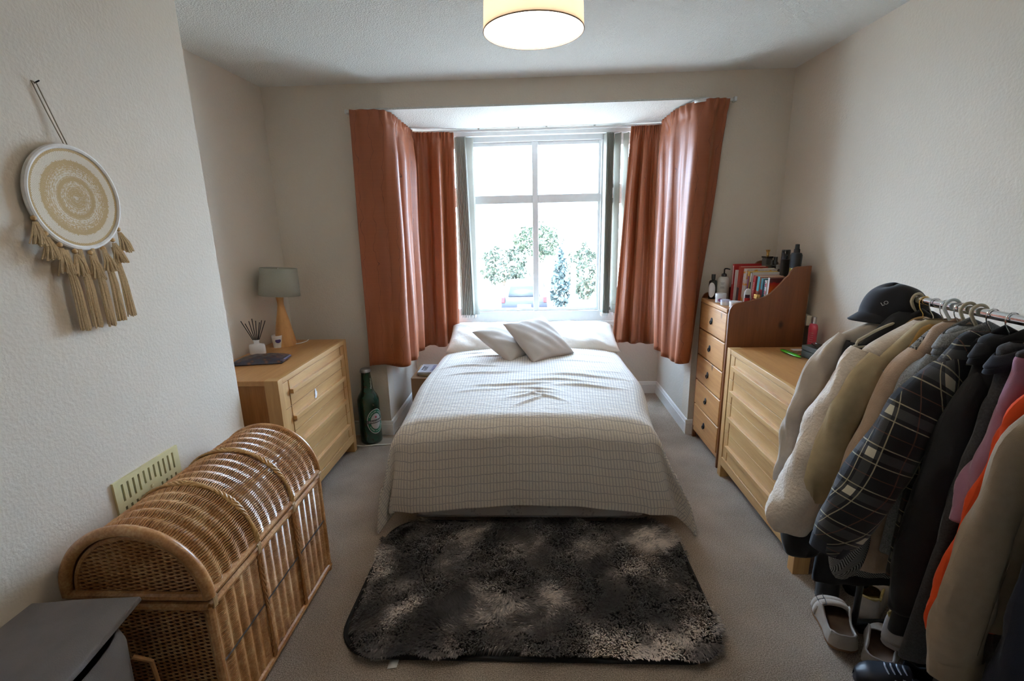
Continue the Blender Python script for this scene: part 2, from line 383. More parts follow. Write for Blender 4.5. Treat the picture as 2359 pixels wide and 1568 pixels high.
# window across the bay
win = struct(bpy.data.objects.new('window_1', None)); COL.objects.link(win)
y0, y1 = YW-.005, YW+.06
f = MB().box(BL, BR, y0, y1, .69, .785).box(BL, BR, y0, y1, 2.215, HB).box(BL, BL+.06, y0, y1, .785, 2.215).box(BR-.06, BR, y0, y1, .785, 2.215)
f.box(-.60, -.515, y0, y1, .785, 2.215).box(.58, .665, y0, y1, .785, 2.215)
f.obj('window_frame', white_gloss, win, bevel=.006)
s = MB().box(.002, .052, y0+.012, y1-.01, .785, 2.215).box(-.515, .002, y0+.012, y1-.01, 1.72, 1.79).box(.052, .58, y0+.012, y1-.01, 1.72, 1.79)
s.box(-.515, -.494, y0+.02, y1-.01, .785, 2.215).box(.559, .58, y0+.02, y1-.01, .785, 2.215).box(-.494, .002, y0+.02, y1-.01, .785, .808).box(-.494, .002, y0+.02, y1-.01, 2.185, 2.215).box(.052, .559, y0+.02, y1-.01, .785, .808).box(.052, .559, y0+.02, y1-.01, 2.185, 2.215)
s.obj('glazing_bar', white_gloss, win, bevel=.004)
s = MB()
for a, b in ((BL+.06, -.60), (.665, BR-.06)):
    s.box(a, b, y0-.004, y1-.01, 1.745, 1.83)
    for z0, z1 in ((.785, 1.745), (1.83, 2.215)):
        s.box(a, a+.035, y0-.004, y1-.01, z0, z1).box(b-.035, b, y0-.004, y1-.01, z0, z1).box(a, b, y0-.004, y1-.01, z0, z0+.03).box(a, b, y0-.004, y1-.01, z1-.045, z1)
s.obj('side_casement', white_gloss, win, bevel=.004)
for a, b in ((BL+.06, -.60), (-.515, .02), (.04, .58), (.665, BR-.06)):
    for z0, z1 in ((.785, 1.76), (1.77, 2.215)):
        MB().box(a, b, YW+.032, YW+.036, z0, z1).obj('pane', G['window_glass'], win, smooth=0)
s = MB()
for a, b in ((-.494, .002), (.052, .559)):
    for k in (1, 2, 3): s.box(a+(b-a)*k/4-.001, a+(b-a)*k/4+.001, YW+.029, YW+.031, 1.79, 1.90)
s.obj('leading', plain('lead_came', (.55, .57, .6), .5), win, smooth=0)
struct(MB().box(BL, BR, YW-.035, YW+.02, .672, .692).obj('trim_1', white_gloss, bevel=.005))
struct(MB().box(BL, BR, YW-.012, YW, .640, .672).obj('trim_2', white_gloss, bevel=.003))

# ================================================================== outdoors seen through the window (first-floor room)
GZ = -2.15
struct(MB().box(-60, 60, 4.6, 120, GZ-.2, GZ).obj('ground', plain('paving', (.36, .33, .29), .9, vary=.15, vscale=1.5), smooth=0))
tag(MB().box(-14, 14, 34, 34.3, GZ, GZ+1.5).obj('garden_wall', plain('pale_render', (.72, .7, .66), .9)), 'pale boundary wall beyond the parked car outside the window', 'wall')
leaf = [plain('leaf_a', (.058, .078, .045), .6, vary=.4, vscale=6), plain('leaf_b', (.066, .080, .054), .6, vary=.4, vscale=6), plain('leaf_c', (.048, .068, .066), .6, vary=.4, vscale=6)]
def bush(name, x, y, z, rx, ry, rz_, mat, n, label, stem=True):
    t = thing(name, label, name.split('_')[-1], (x, y, GZ))
    V = np.zeros((n, 4, 3)); d = rng.normal(size=(n, 3)); d /= np.linalg.norm(d, axis=1)[:, None]
    rad = rng.uniform(.45, 1, n)**.5*(1+.25*np.sin(d[:, 0]*7+x)*np.cos(d[:, 2]*6))
    c = d*rad[:, None]*np.array([rx, ry, rz_])+np.array([0, 0, z])
    a = rng.normal(size=(n, 3)); a /= np.linalg.norm(a, axis=1)[:, None]; b_ = np.cross(a, rng.normal(size=(n, 3))); b_ /= np.linalg.norm(b_, axis=1)[:, None]
    L = rng.uniform(.07, .16, n)[:, None]
    V[:, 0] = c-a*L; V[:, 1] = c+b_*L*.5; V[:, 2] = c+a*L; V[:, 3] = c-b_*L*.5
    me = bpy.data.meshes.new('foliage'); me.from_pydata(V.reshape(-1, 3).tolist(), [], [(4*i, 4*i+1, 4*i+2, 4*i+3) for i in range(n)])
    link_mesh('foliage', me, mat, t, smooth=0)
    st = MB()
    for k in range(3): st.tube([(0.05*k, 0, 0), (.15*(k-1), .05, z*.6), (.45*rx*(k-1), .1, z)], [.07, .05, .03], 7)
    st.obj('stem', plain('bark', (.22, .16, .11), .9), t)
bush('garden_tree', .2, 31, 2.6, 1.5, 1.2, 1.1, leaf[0], 2600, 'green leafy tree above the parked car outside')
bush('garden_shrub', 2.7, 24, 1.3, 1.1, .9, 1.3, leaf[1], 1800, 'loose yellow-green shrub right of the mullion outside the window')
bush('garden_shrub', .95, 17, 1.4, .30, .3, 1.4, leaf[2], 1100, 'tall thin blue-green conifer-like shrub outside, right of the centre bar')
bush('garden_shrub', -1.5, 25.5, 1.6, 1.3, 1.0, 1.0, leaf[1], 1800, 'pale green shrub behind the left part of the parked car outside')
# parked car, rear towards the house
car = thing('car', 'blue hatchback parked below the window with its rear towards the house', 'car', (-.35, 20.2, GZ))
cb = plain('car_paint', (.006, .010, .022), .6, 0, vary=.03, coat=.02)
prof = [(-2.0, .45), (-2.05, .75), (-1.95, .98), (-1.72, 1.38), (-1.45, 1.47), (-.2, 1.48), (.45, 1.38), (1.1, 1.0), (1.9, .86), (2.05, .62), (2.0, .35), (-1.9, .33)]
P = []
for xx, k in ((-.86, .90), (-.88, .97), (-.70, 1.0), (0, 1.01), (.70, 1.0), (.88, .97), (.86, .90)):
    P.append([(xx*(1-.16*max(0, (z-1.0)/.47)), y, z if z < .9 else .9+(z-.9)*k) for y, z in prof])
m = MB(); m.quadgrid(P, closev=True); n = len(prof); m.f.append(tuple(range(n))); m.f.append(tuple(6*n+i for i in range(n)))
m.obj('body', cb, car, smooth=40, bevel=.02)
gl = plain('car_glass', (.012, .016, .02), .5)
MB().add([(-.60, -1.975, 1.02), (.60, -1.975, 1.02), (.52, -1.76, 1.36), (-.52, -1.76, 1.36)], [(0, 1, 2, 3)]).obj('rear_window', gl, car, solid=.02)
for sx_ in (-1, 1):
    MB().box(sx_*.80-.07, sx_*.80+.07, -2.08, -1.95, .78, 1.0).obj('tail_light', plain('red_lens', (.08, .004, .006), .6), car, bevel=.02)
    for yy in (-1.3, 1.35): MB().tube([(sx_*.80-.1, yy, .31), (sx_*.80+.1, yy, .31)], .31, 24).obj('wheel', black_pl, car)
MB().box(-.26, .26, -2.075, -2.06, .60, .71).obj('number_plate', plain('plate_yellow', (.75, .6, .1), .4), car)
MB().box(-.85, .85, -2.1, -1.95, .36, .56).obj('bumper', cb, car, bevel=.03)
post = MB().box(1.02, 1.14, 13, 13.12, GZ, .5).obj('gate_post', plain('white_post', (.8, .8, .8), .6)); tag(post, 'white timber post outside, just right of the centre window bar', 'post')

# ================================================================== curtains
def curtain(label, top, bot, zt, zb, nf, amp, seed, zb2=None, group='rust curtains around the bay window'):
    nu, nv = 300, 64; r_ = np.random.default_rng(seed)
    def samp(pts):
        P = smooth_path(pts, 200); d = np.r_[0, np.cumsum(np.linalg.norm(np.diff(P, axis=0), axis=1))]
        s_ = np.linspace(0, d[-1], nu); return np.stack([np.interp(s_, d, P[:, 0]), np.interp(s_, d, P[:, 1])], 1), d[-1]
    A, la = samp(top); B, lb = samp(bot)
    u = np.linspace(0, 1, nu); ph = r_.uniform(0, 6, 6)
    warp = u+.018*np.sin(2*PI*u*2.3+ph[0])+.012*np.sin(2*PI*u*4.1+ph[1])
    f1 = np.sin(2*PI*nf*warp+ph[2]); f1 = np.sign(f1)*np.abs(f1)**.75; f1 *= (.75+.4*np.sin(2*PI*u*1.6+ph[3]))
    f2 = np.sin(2*PI*nf*2.6*u+ph[4]); fp = np.sin(2*PI*nf*4.5*warp+ph[5])
    P = np.zeros((nu, nv, 3)); UV = np.zeros((nu, nv, 2))
    for j in range(nv):
        v = j/(nv-1); v = v**1.25; zz = zt+(zb-zt)*v
        C = A*(1-v)+B*v; T = np.gradient(C, axis=0); T /= np.linalg.norm(T, axis=1)[:, None]; Nn = np.stack([-T[:, 1], T[:, 0]], 1)
        dz = zt-zz; hd = math.exp(-(dz/.055)**4); k = min(1, .25+dz/.35)*(1-hd)
        pinch = math.exp(-((dz-.085)/.018)**2)
        # folds wander a little on the way down
        sh = np.sin(2*PI*nf*(warp+.012*math.sin(v*4+ph[1]))+ph[2]); sh = np.sign(sh)*np.abs(sh)**.8*(.75+.4*np.sin(2*PI*u*1.6+ph[3]))
        disp = k*amp*(sh+.12*f2)+hd*.007*fp+pinch*(-.004+.003*fp)+.004*np.sin(v*9+u*17+ph[0])*k
        P[:, j, :2] = C+Nn*disp[:, None]
        P[:, j, 2] = zz+(0 if v < .98 else 0)+(v**3)*(.006*np.sin(2*PI*nf*warp+ph[2]+1)+(zb2-zb if zb2 else 0)*u)
        L = (la*(1-v)+lb*v)*1.5
        UV[:, j, 0] = u*1.15*max(1, nf/4.)*.8; UV[:, j, 1] = dz
    me = grid_mesh('curtain', P, UV)
    o = link_mesh('curtain', me, G['curtain_cloth'], smooth=180, solid=.003)
    return tag(o, label, 'curtain', group)
ZT = 2.285
curtain('rust curtain at the outer left of the bay, nearest the table lamp', [(-1.165, 3.30), (-.99, 3.315), (-.935, 3.40), (-.935, 3.62), (-.935, 3.82), (-.945, 4.06)],
        [(-1.185, 3.31), (-1.06, 3.30), (-.94, 3.30), (-.90, 3.42), (-.91, 3.62), (-.925, 3.82)], ZT, .575, 3.2, .034, 3)
curtain('darker rust curtain against the window left of the pillows', [(-.985, 4.03), (-.86, 4.075), (-.76, 4.08), (-.625, 4.12)],
        [(-1.03, 4.02), (-.88, 4.03), (-.77, 4.04), (-.655, 4.10)], ZT-.01, .535, 2.6, .040, 12)
curtain('rust curtain at the outer right of the bay, beside the tall pine chest', [(1.25, 3.335), (1.13, 3.318), (1.04, 3.40), (1.0, 3.52), (.985, 3.68), (.99, 3.98)],
        [(1.13, 3.345), (1.06, 3.30), (1.0, 3.31), (.96, 3.45), (.95, 3.60), (.955, 3.70)], ZT, .575, 2.7, .036, 21)
curtain('darker rust curtain against the window right of the pillows', [(1.02, 4.06), (.96, 4.08), (.88, 4.08), (.785, 4.10)],
        [(1.03, 4.0), (.93, 4.04), (.82, 4.05), (.685, 4.12)], ZT-.01, .535, 3.0, .034, 33)
rail = smooth_path([(-1.20, 3.33), (-1.0, 3.33), (-.965, 3.40), (-.96, 3.7), (-.96, 4.02), (-.90, 4.10), (-.5, 4.115), (0, 4.12), (.5, 4.115), (.95, 4.10), (1.03, 4.02), (1.035, 3.7), (1.04, 3.45), (1.08, 3.345), (1.28, 3.35)], 120)
rt_ = thing('curtain_track', 'white curtain track following the bay just under its ceiling', 'curtain track', (0, 4.1, 2.28))
P = [[(p[0], p[1]-4.1, a), (p[0], p[1]-4.1, b)] for p in rail for a, b in ((-.008, .010),)]
link_mesh('track', grid_mesh('track', P), white_gloss, rt_, smooth=60, solid=.012)
for x in (-1.2, 1.28):
    MB().box(x-.008, x+.008, 3.33-4.1, 3.375-4.1, -.012, .014).obj('end_stop', white_gloss, rt_, bevel=.002)
for x in (-.42, -.1, .12, .5): MB().box(x-.006, x+.006, 0, .03, .005, .016).obj('bracket', plain('track_bracket', (.55, .55, .55), .5), rt_)

# ================================================================== vertical blind, drawn to both ends
vb = thing('vertical_blind', 'grey vertical blind drawn back into two stacks at the window ends', 'blind', (0, 4.2, 2.25))
MB().box(-.98, 1.04, -.02, .025, 0, .032).obj('head_rail', white_gloss, vb, bevel=.004)
def slat(x, a, w_=.088, skew=0., z1=-1.47):
    P = []
    for j in range(12):
        v = j/11; row = []
        for i in range(5):
            t = (i/4-.5)*w_; c_ = .004*math.cos(PI*(i/4-.5))
            row.append((x+skew*v+math.sin(a)*t+c_*math.cos(a), -.005+math.cos(a)*t, -.005+z1*v))
        P.append(row)
    o = link_mesh('slat', grid_mesh('slat', P), G['blind_cloth'], vb, smooth=60, solid=.0012)
    MB().box(x+skew-.004, x+skew+.004, -.045, .035, z1-.03, z1-.002).obj('weight', white_gloss, vb)
    return o
for k in range(8): slat(-.615+.0115*k, math.radians(12), skew=-.012+.004*k)
slat(-.515, math.radians(55), skew=-.0)
for k in range(6): slat(.60+.011*k, math.radians(-8), skew=-.004)
slat(.70, math.radians(-28), .085); slat(.765, math.radians(-22), .085)
ch = MB()
for i in range(3):
    x = .60+i*.035
    ch.tube([(x+.0175*math.cos(t), -.01, -1.505-.03*abs(math.sin(t))) for t in arcs(9, PI, 0)], .0012, 4)
ch.tube([(.597, -.02, -1.50), (.595, -.03, -1.58)], .0014, 4)
ch.obj('chain', white_gloss, vb)

# ================================================================== pendant lamp
pl = thing('pendant_lamp', 'lit drum pendant lamp with orange shade under the ceiling', 'ceiling lamp', (.01, 1.60, 2.10))
R0, R1, hs = .148, .138, .225
m = MB(); m.lathe([(R0, 0), (R0*.98, hs*.3), (R1*1.015, hs*.7), (R1, hs)], seg=64, cap=False)
m.obj('shade', G['pendant_cloth'], pl, smooth=60, solid=.0015)
MB().tube([(R0*math.cos(a), R0*math.sin(a), .001) for a in arcs(65, 0, 2*PI)[:-1]], .0018, 6, closed=True).obj('lower_rim', plain('rim_tape', (.28, .2, .15), .6), pl)
MB().tube([(R1*math.cos(a), R1*math.sin(a), hs) for a in arcs(65, 0, 2*PI)[:-1]], .0018, 6, closed=True).obj('upper_rim', G['rim_tape'], pl)
MB().lathe([(.001, .004), (R0-.003, .004), (R0-.003, .008), (.001, .008)], seg=64, cap=False).obj('diffuser', G['lit_diffuser'], pl)
MB().tube([(0, 0, hs-.02), (0, 0, .345)], .004, 8).obj('flex', white_gloss, pl)
MB().lathe([(.045, .332), (.045, .345), (.03, .355), (.001, .3555)], seg=24).obj('ceiling_rose', white_gloss, pl)
MB().lathe([(.018, .14), (.022, .2), (.016, .23)], seg=16).obj('lamp_holder', white_gloss, pl)
ld = bpy.data.lights.new('pendant_bulb', 'POINT'); lo = bpy.data.objects.new('pendant_bulb', ld); COL.objects.link(lo)
lo.location = (.01, 1.60, 2.19); ld.energy = 4.4; ld.color = (1, .84, .64); ld.shadow_soft_size = .045

# ================================================================== wall hanging on the chimney breast
wh = thing('wall_hanging', 'round woven jute wall hanging with tassels on the chimney breast', 'wall hanging', (XC+.012, 1.465, 1.655))
rope = plain('jute', (.68, .53, .34), .9, vary=.12, vscale=200, bmp=.4, bscale=500)
rd = .148
MB().lathe([(.001, -.003), (rd, -.003), (rd, .006), (.001, .008)], seg=64).rot(PI/2, 'Y').obj('disc', G['woven_disc'], wh)
MB().tube([(.004, rd*math.cos(a), rd*math.sin(a)) for a in arcs(73, 0, 2*PI)[:-1]], .0075, 8, closed=True).obj('hoop', plain('white_band', (.80, .78, .74), .8), wh)
MB().tube([(.004, .004, rd), (-.004, -.022, .24), (-.006, -.045, .315), (-.006, -.03, .31), (.0, .0, .2), (.006, .012, rd)], .0016, 6).obj('hanging_cord', plain('cord_grey', (.36, .31, .22), .9), wh)
MB().tube([(-.012, -.03, .312), (.008, -.035, .316)], .002, 6).obj('nail', iron, wh)
def tassel(y, zt, zb, r0, r1, yb, name):
    """bundle of threads"""
    t = MB(); r_ = random.Random(int(abs(y)*9999)+int(zb*100))
    nth = 26
    for k in range(nth):
        a = 2*PI*k/nth*2.4; q = math.sqrt((k+.5)/nth)
        e = (.010+abs(r1*q*math.cos(a))*.9, yb+r1*q*math.sin(a)+r_.uniform(-.002, .002), zb+r_.uniform(-.006, .006))
        st = (.008+r0*q*math.cos(a)*.5, y+r0*q*math.sin(a), zt)
        mid = (.5*(st[0]+e[0])+.004, .5*(st[1]+e[1])+r_.uniform(-.003, .003), .5*(st[2]+e[2]))
        t.tube([st, mid, e], [.0020, .0030, .0022], 5)
    return t.obj(name, rope, wh)
ang = [-68, -50, -32, -14, 5, 24, 43, 60]
for i, a in enumerate(ang):
    a = math.radians(a-3); y = rd*math.sin(a); z = -rd*math.cos(a)
    MB().lathe([(.001, -.008), (.0065, -.004), (.0075, 0), (.0065, .004), (.001, .008)], (.006, y*1.03, z*1.03-.010), 12).obj('bead', plain('wood_bead', (.62, .40, .18), .5), wh)
    if abs(math.degrees(a)) < 75: tassel(y*1.03, z*1.03-.02, z-.085-(.012 if i in (2, 4) else 0), .006, .026, y*1.10, 'short_tassel')
for i, (y, yb, zb) in enumerate(((-.075, -.072, -.39), (-.030, -.030, -.39), (.012, .02, -.395), (.055, .062, -.385), (.092, .105, -.378))):
    tassel(y, -.15, zb, .006, .015, yb, 'long_tassel')

# ================================================================== vent plate
av = thing('air_vent', 'cream slotted air vent on the chimney breast above the wicker chest', 'air vent', (XC, 1.52, .655))
cream = plain('cream_plastic', (.70, .62, .34), .45, vary=.04)
ny, w2, h2 = 11, .147, .090
m = MB(); sw = .0065; pit = .0232
def slotpos(k): return (k-(ny-1)/2)*pit
ys = [-w2]+sum([[slotpos(k)-sw/2-.001, slotpos(k)+sw/2+.001] for k in range(ny)], [])+[w2]
zrows = [(-.072, -.010), (.010, .072)]
for i in range(0, len(ys), 2): m.box(.0, .008, ys[i], ys[i+1], -h2, h2)
for k in range(ny):
    a, b = slotpos(k)-sw/2-.001, slotpos(k)+sw/2+.001
    z0s = [(-h2, -.072), (-.010 if k not in (4, 5, 6) else -.022, .010 if k not in (4, 5, 6) else .022), (.072, h2)]
    for z0, z1 in z0s: m.box(0, .008, a, b, z0, z1)
m.obj('plate', cream, av, smooth=0)
MB().box(-.0005, .001, -w2+.004, w2-.004, -h2+.004, h2-.004).obj('shade_backing', plain('vent_dark', (.02, .03, .035), .8), av)  # thin dark sheet behind the slots, its colour standing in for the shaded hollow
MB().lathe([(.001, .0), (.007, 0), (.006, .004), (.001, .005)], (0, 0, .008), 16).rot(PI/2, 'Y').obj('screw_cap', cream, av)

# ================================================================== wicker chest
wc = thing('wicker_chest', 'domed wicker chest standing along the chimney breast', 'chest', (XC+.004, 1.157, 0))
WX, WY, WZ, AR = .43, .748, .47, .2165
cane = G['cane']; dark_cane = plain('cane_dark', (.20, .085, .03), .7, vary=.2)
def weave(fn, rows, L, stake, amp, r, step=6, skip=None):
    """strands run along the second parameter; fn(row_fraction, s) -> point, normal"""
    m = MB()
    n = int(L/stake*step)+1
    for k in range(rows):
        f = (k+.5)/rows; path = []
        for i in range(n):
            s_ = L*i/(n-1); p, nn = fn(f, s_)
            o_ = amp*(math.cos(2*PI*s_/stake))
            path.append(tuple(Vector(p)+Vector(nn)*(o_+.002*((k*7) % 3-1)*.3)))
        m.tube(path, r, 4, cap=False)
    return m
cx_ = WX/2; ZB = .505
def lidfn(f, s_):
    th = PI*(.015+.97*f); return (cx_+AR*math.cos(PI-th), s_, ZB+AR*math.sin(th)), (-math.cos(th), 0, math.sin(th))
lid = weave(lidfn, 84, WY-.02, .046, .0042, .0030).tf(Matrix.Translation((0, .01, 0))).obj('lid', cane, wc, smooth=60)
m = MB()
P = [[(cx_+(AR-.008)*math.cos(PI-PI*i/30), y, ZB+(AR-.008)*math.sin(PI*i/30)) for y in (.006, WY-.006)] for i in range(31)]
m.quadgrid(P).obj('lid_lining', dark_cane, lid, solid=.003)
def arch(y, r_, rad, a0=0, a1=PI, n=40): return [(cx_+rad*math.cos(PI-t), y, ZB+rad*math.sin(t)) for t in arcs(n, a0, a1)]
MB().tube(arch(.004, 0, AR+.002), .017, 12).obj('arch_rim', cane, lid)
MB().tube(arch(.012, 0, AR-.026), .007, 8).obj('arch_rim', cane, lid)
MB().tube(arch(WY-.004, 0, AR+.001), .010, 10).obj('arch_rim', cane, lid)
for y in (WY*.335, WY*.665):
    b = MB()
    for k in range(3): b.tube([(cx_+(AR+.008+.003*math.sin(t*30+k*2.1))*math.cos(PI-t), y+.006*math.sin(t*22+k*2.09), ZB+(AR+.008+.003*math.sin(t*30+k*2.1))*math.sin(t)) for t in arcs(90, .02, PI-.02)], .0052, 6)
    b.obj('braid', plain('cane_light', (.56, .33, .12), .4, vary=.15), lid)
MB().tube([(WX-.002, 0, ZB), (WX-.002, WY, ZB)], .014, 10).tube([(.002, 0, ZB), (.002, WY, ZB)], .012, 10).tube([(0, .004, ZB), (WX, .004, ZB)], .013, 10).tube([(0, WY-.004, ZB), (WX, WY-.004, ZB)], .013, 10).obj('lid_frame', cane, lid)
def endfn(f, s_):  # half-round end, rows horizontal; s along x
    z = .008+f*(AR-.03); half = math.sqrt(max(0, (AR-.012)**2-z*z)); t = s_/1.0
    return (cx_-half+2*half*t, .012, ZB+z), (0, -1, 0)
m = MB()
for k in range(30):
    z = .006+k/30*(AR-.03); half = math.sqrt(max(1e-5, (AR-.028)**2-z*z)); n = 44
    if half < .02: continue
    m.tube([(cx_-half+2*half*i/(n-1), .013-.0035*math.cos(2*PI*(cx_-half+2*half*i/(n-1))/.043+(PI if k % 2 else 0)), ZB+z) for i in range(n)], .0030, 4, cap=False)
m.obj('lid_end', cane, lid)
for yy in (.020, WY-.012): MB().prism([(cx_+(AR-.012)*math.cos(t), ZB+(AR-.012)*math.sin(t)) for t in arcs(24, 0, PI)], 'y', yy, yy+.004).obj('lid_end_lining', dark_cane, lid)
body = MB()
rows = 64; n = int(WY/.046*6)
for k in range(rows):
    z = .03+(WZ-.045)*(k+.5)/rows
    body.tube([(WX-.004+.0042*math.cos(2*PI*(WY*i/(n-1))/.046), .012+(WY-.024)*i/(n-1), z) for i in range(n)], .0030, 4, cap=False)
    body.tube([(.012+(WX-.024)*i/50, .006-.0035*math.cos(2*PI*(i/50*WX)/.043+(PI if k % 2 else 0)), z) for i in range(51)], .0030, 4, cap=False)
bd = body.obj('basket', cane, wc, smooth=60)
MB().box(.012, WX-.012, .014, WY-.01, .012, WZ-.002).obj('lining', dark_cane, bd, smooth=0)
for x, y in ((.008, .006), (WX-.004, .004), (.008, WY-.006), (WX-.004, WY-.006)):
    MB().tube([(x, y, 0), (x, y, WZ)], .014, 10).obj('corner_post', cane, wc)
MB().tube([(WX-.002, 0, WZ), (WX-.002, WY, WZ)], .013, 10).tube([(0, .004, WZ), (WX, .004, WZ)], .013, 10).tube([(0, WY-.004, WZ), (WX, WY-.004, WZ)], .012, 10).obj('top_frame', cane, wc)
MB().tube([(WX-.002, 0, .022), (WX-.002, WY, .022)], .014, 10).tube([(0, .004, .02), (WX, .004, .02)], .014, 10).obj('bottom_frame', cane, wc)
for y in (WY*.335, WY*.665):
    b = MB()
    for k in range(3): b.tube([(WX+.006+.002*math.sin(z*90+k*2.1), y+.006*math.sin(z*75+k*2.09), z) for z in arcs(60, .03, WZ-.01)], .005, 6)
    b.obj('braid', plain('cane_deep', (.38, .17, .055), .45, vary=.2), wc)
b = MB(); b.tube([(WX+.0045, .01+(WY-.02)*i/60, .262+.0008*math.sin(i)) for i in range(61)], .0026, 5).obj('dark_band', plain('cane_black', (.07, .06, .055), .6), wc)
b = MB()
for y in (.012, WY*.335, WY*.665, WY-.012):
    b = MB()
    for k in range(4): b.tube([(WX-.012, y+.006*k-.01, ZB+.012), (WX+.014, y+.005*k-.008, ZB-.006), (WX+.013, y+.004*k-.008, WZ-.004)], .0022, 5)
    b.obj('binding', plain('cane_light2', (.60, .40, .2), .5), wc)

# ================================================================== fabric laundry basket
lb = thing('laundry_basket', 'grey fabric storage basket with loose lid in the bottom left corner', 'basket', (-1.24, .88, 0))
gf = plain('grey_felt', (.21, .195, .20), .95, vary=.08, vscale=12, bmp=.4, bscale=350)
gf2 = plain('grey_felt_side', (.26, .26, .29), .95, vary=.08, vscale=12, bmp=.4, bscale=350)
n = 28; P = []
for j in range(9):
    z = .545*j/8; ring = []
    for i in range(64):
        a = 2*PI*i/64; c_, s_ = math.cos(a), math.sin(a); k = 1/max(abs(c_)**5+abs(s_)**5, 1e-6)**.2
        sag = 1-.05*math.sin(PI*j/8)-(.10 if j == 8 else 0)*(.5+.5*c_)
        ring.append((.148*k*c_*sag, .175*k*s_*sag, z-(.05*(max(0, c_)**2) if j == 8 else 0)))
    P.append(ring)
m = MB(); m.quadgrid(P, closev=True); m.f.append(tuple(range(64))); m.obj('body', gf2, lb, smooth=60, solid=.006)
P = []
for i in range(n+1):
    row = []
    for j in range(n+1):
        u, v = i/n*2-1, j/n*2-1
        x, y = u*.160, v*.190
        z = .560-.022*(1-v)*.5+.010*math.sin(u*2.2+1)*(v)-.012*math.cos(u*PI/2)*math.cos(v*PI/2)+.02*max(0, u)**2*max(0, v)
        row.append((x, y, z))
    P.append(row)
link_mesh('lid', grid_mesh('lid', P), gf, lb, smooth=60, solid=.016, bevel=.004)
MB().tube([(.14, .145, .43), (.175, .16, .40), (.178, .165, .28), (.16, .16, .24)], .006, 8).obj('handle', plain('strap_tan', (.35, .17, .06), .7), lb)

# ================================================================== oak chests of drawers
def oak_chest(label):
    t = thing('chest_of_drawers', label, 'chest of drawers', (0, 0, 0))
    Wd, Dp, Hh = .90, .474, .815; hw, hd = Wd/2, Dp/2
    MB().box(-hw, hw, -hd, hd, Hh-.028, Hh).obj('top', OAKT, t, bevel=.003)
    MB().box(-hw+.045, hw-.045, -hd-.001, -hd+.02, Hh-.0285, Hh+.0005).obj('top_rail', OAK['x'], t, bevel=.002)
    for sx_ in (-1, 1):
        MB().box(min(sx_*(hw+.0012), sx_*(hw-.045)), max(sx_*(hw+.0012), sx_*(hw-.045)), -hd-.002, -hd+.07, 0, Hh+.0008).obj('leg', OAK['z'], t, bevel=.002)
        MB().box(min(sx_*hw, sx_*(hw-.045)), max(sx_*hw, sx_*(hw-.045)), hd-.07, hd, 0, Hh-.028).obj('leg', OAK['z'], t, bevel=.002)
        MB().box(min(sx_*(hw-.008), sx_*(hw-.026)), max(sx_*(hw-.008), sx_*(hw-.026)), -hd+.07, hd-.07, .09, Hh-.028).obj('side_panel', OAKS, t, bevel=.001)
    MB().box(-hw+.045, hw-.045, hd-.012, hd-.004, .08, Hh-.03).obj('back_panel', OAKS, t)
    MB().box(-hw+.045, hw-.045, -hd-.004, -hd+.02, .082, .135).obj('bottom_rail', OAK['x'], t, bevel=.002)
    MB().box(-hw+.03, hw-.03, -hd+.022, hd-.02, .09, Hh-.03).obj('carcass', OAKS, t)
    zs = [.785, .642, .497, .316, .137]; hz = [.735, .585, .425, .240]
    for k in range(4):
        z1, z0 = zs[k]-.0015, zs[k+1]+.0015
        x0 = hw-.047; gx = hw-.108
        d = MB().box(-gx+.003, gx-.003, -hd+.002, -hd+.022, z0, z1).obj('drawer', OAK['x'], t, bevel=.0012)
        for sx_ in (-1, 1):
            MB().box(min(sx_*x0, sx_*(gx+.006)), max(sx_*x0, sx_*(gx+.006)), -hd+.002, -hd+.022, z0, z1).obj('drawer_stile', OAK['z'], d, bevel=.0012)
            MB().box(min(sx_*(gx-.004), sx_*(gx+.007)), max(sx_*(gx-.004), sx_*(gx+.007)), -hd+.010, -hd+.021, z0, z1).obj('groove', plain('oak_groove', (.28, .10, .03), .6), d)
        MB().box(-gx+.0, gx-.0, -hd-.018, -hd+.003, hz[k]-.024, hz[k]).obj('handle', OAK['x'], d, bevel=.0015)
    return t
cl = oak_chest('oak chest of drawers left of the bed with the table lamp on top')
cl.location = (-1.28-.237, 2.682, 0); cl.rotation_euler = (0, 0, PI/2)
cr = copy_tree(cl); cr['label'] = 'oak chest of drawers by the right wall, between pine chest and coats'
cr.location = (1.144+.237, 2.345, 0); cr.rotation_euler = (0, 0, -PI/2)
cl['group'] = cr['group'] = 'oak chests of drawers'
pts = [(0, 0), (.008, .02), (.006, .05), (.012, .062), (.010, .085), (.020, .09), (.026, .075), (.028, .05), (.034, .052), (.032, .02), (.022, -.012), (.008, -.012)]
st = MB().prism([(p[0], p[1]*.55) for p in pts], 'x', 0, .0015).obj('sticker', plain('sticker_white', (.8, .82, .88), .5), None, loc=(-1.2805, 2.60, .592)); tag(st, 'torn white sticker on the upper drawers of the left chest', 'sticker')

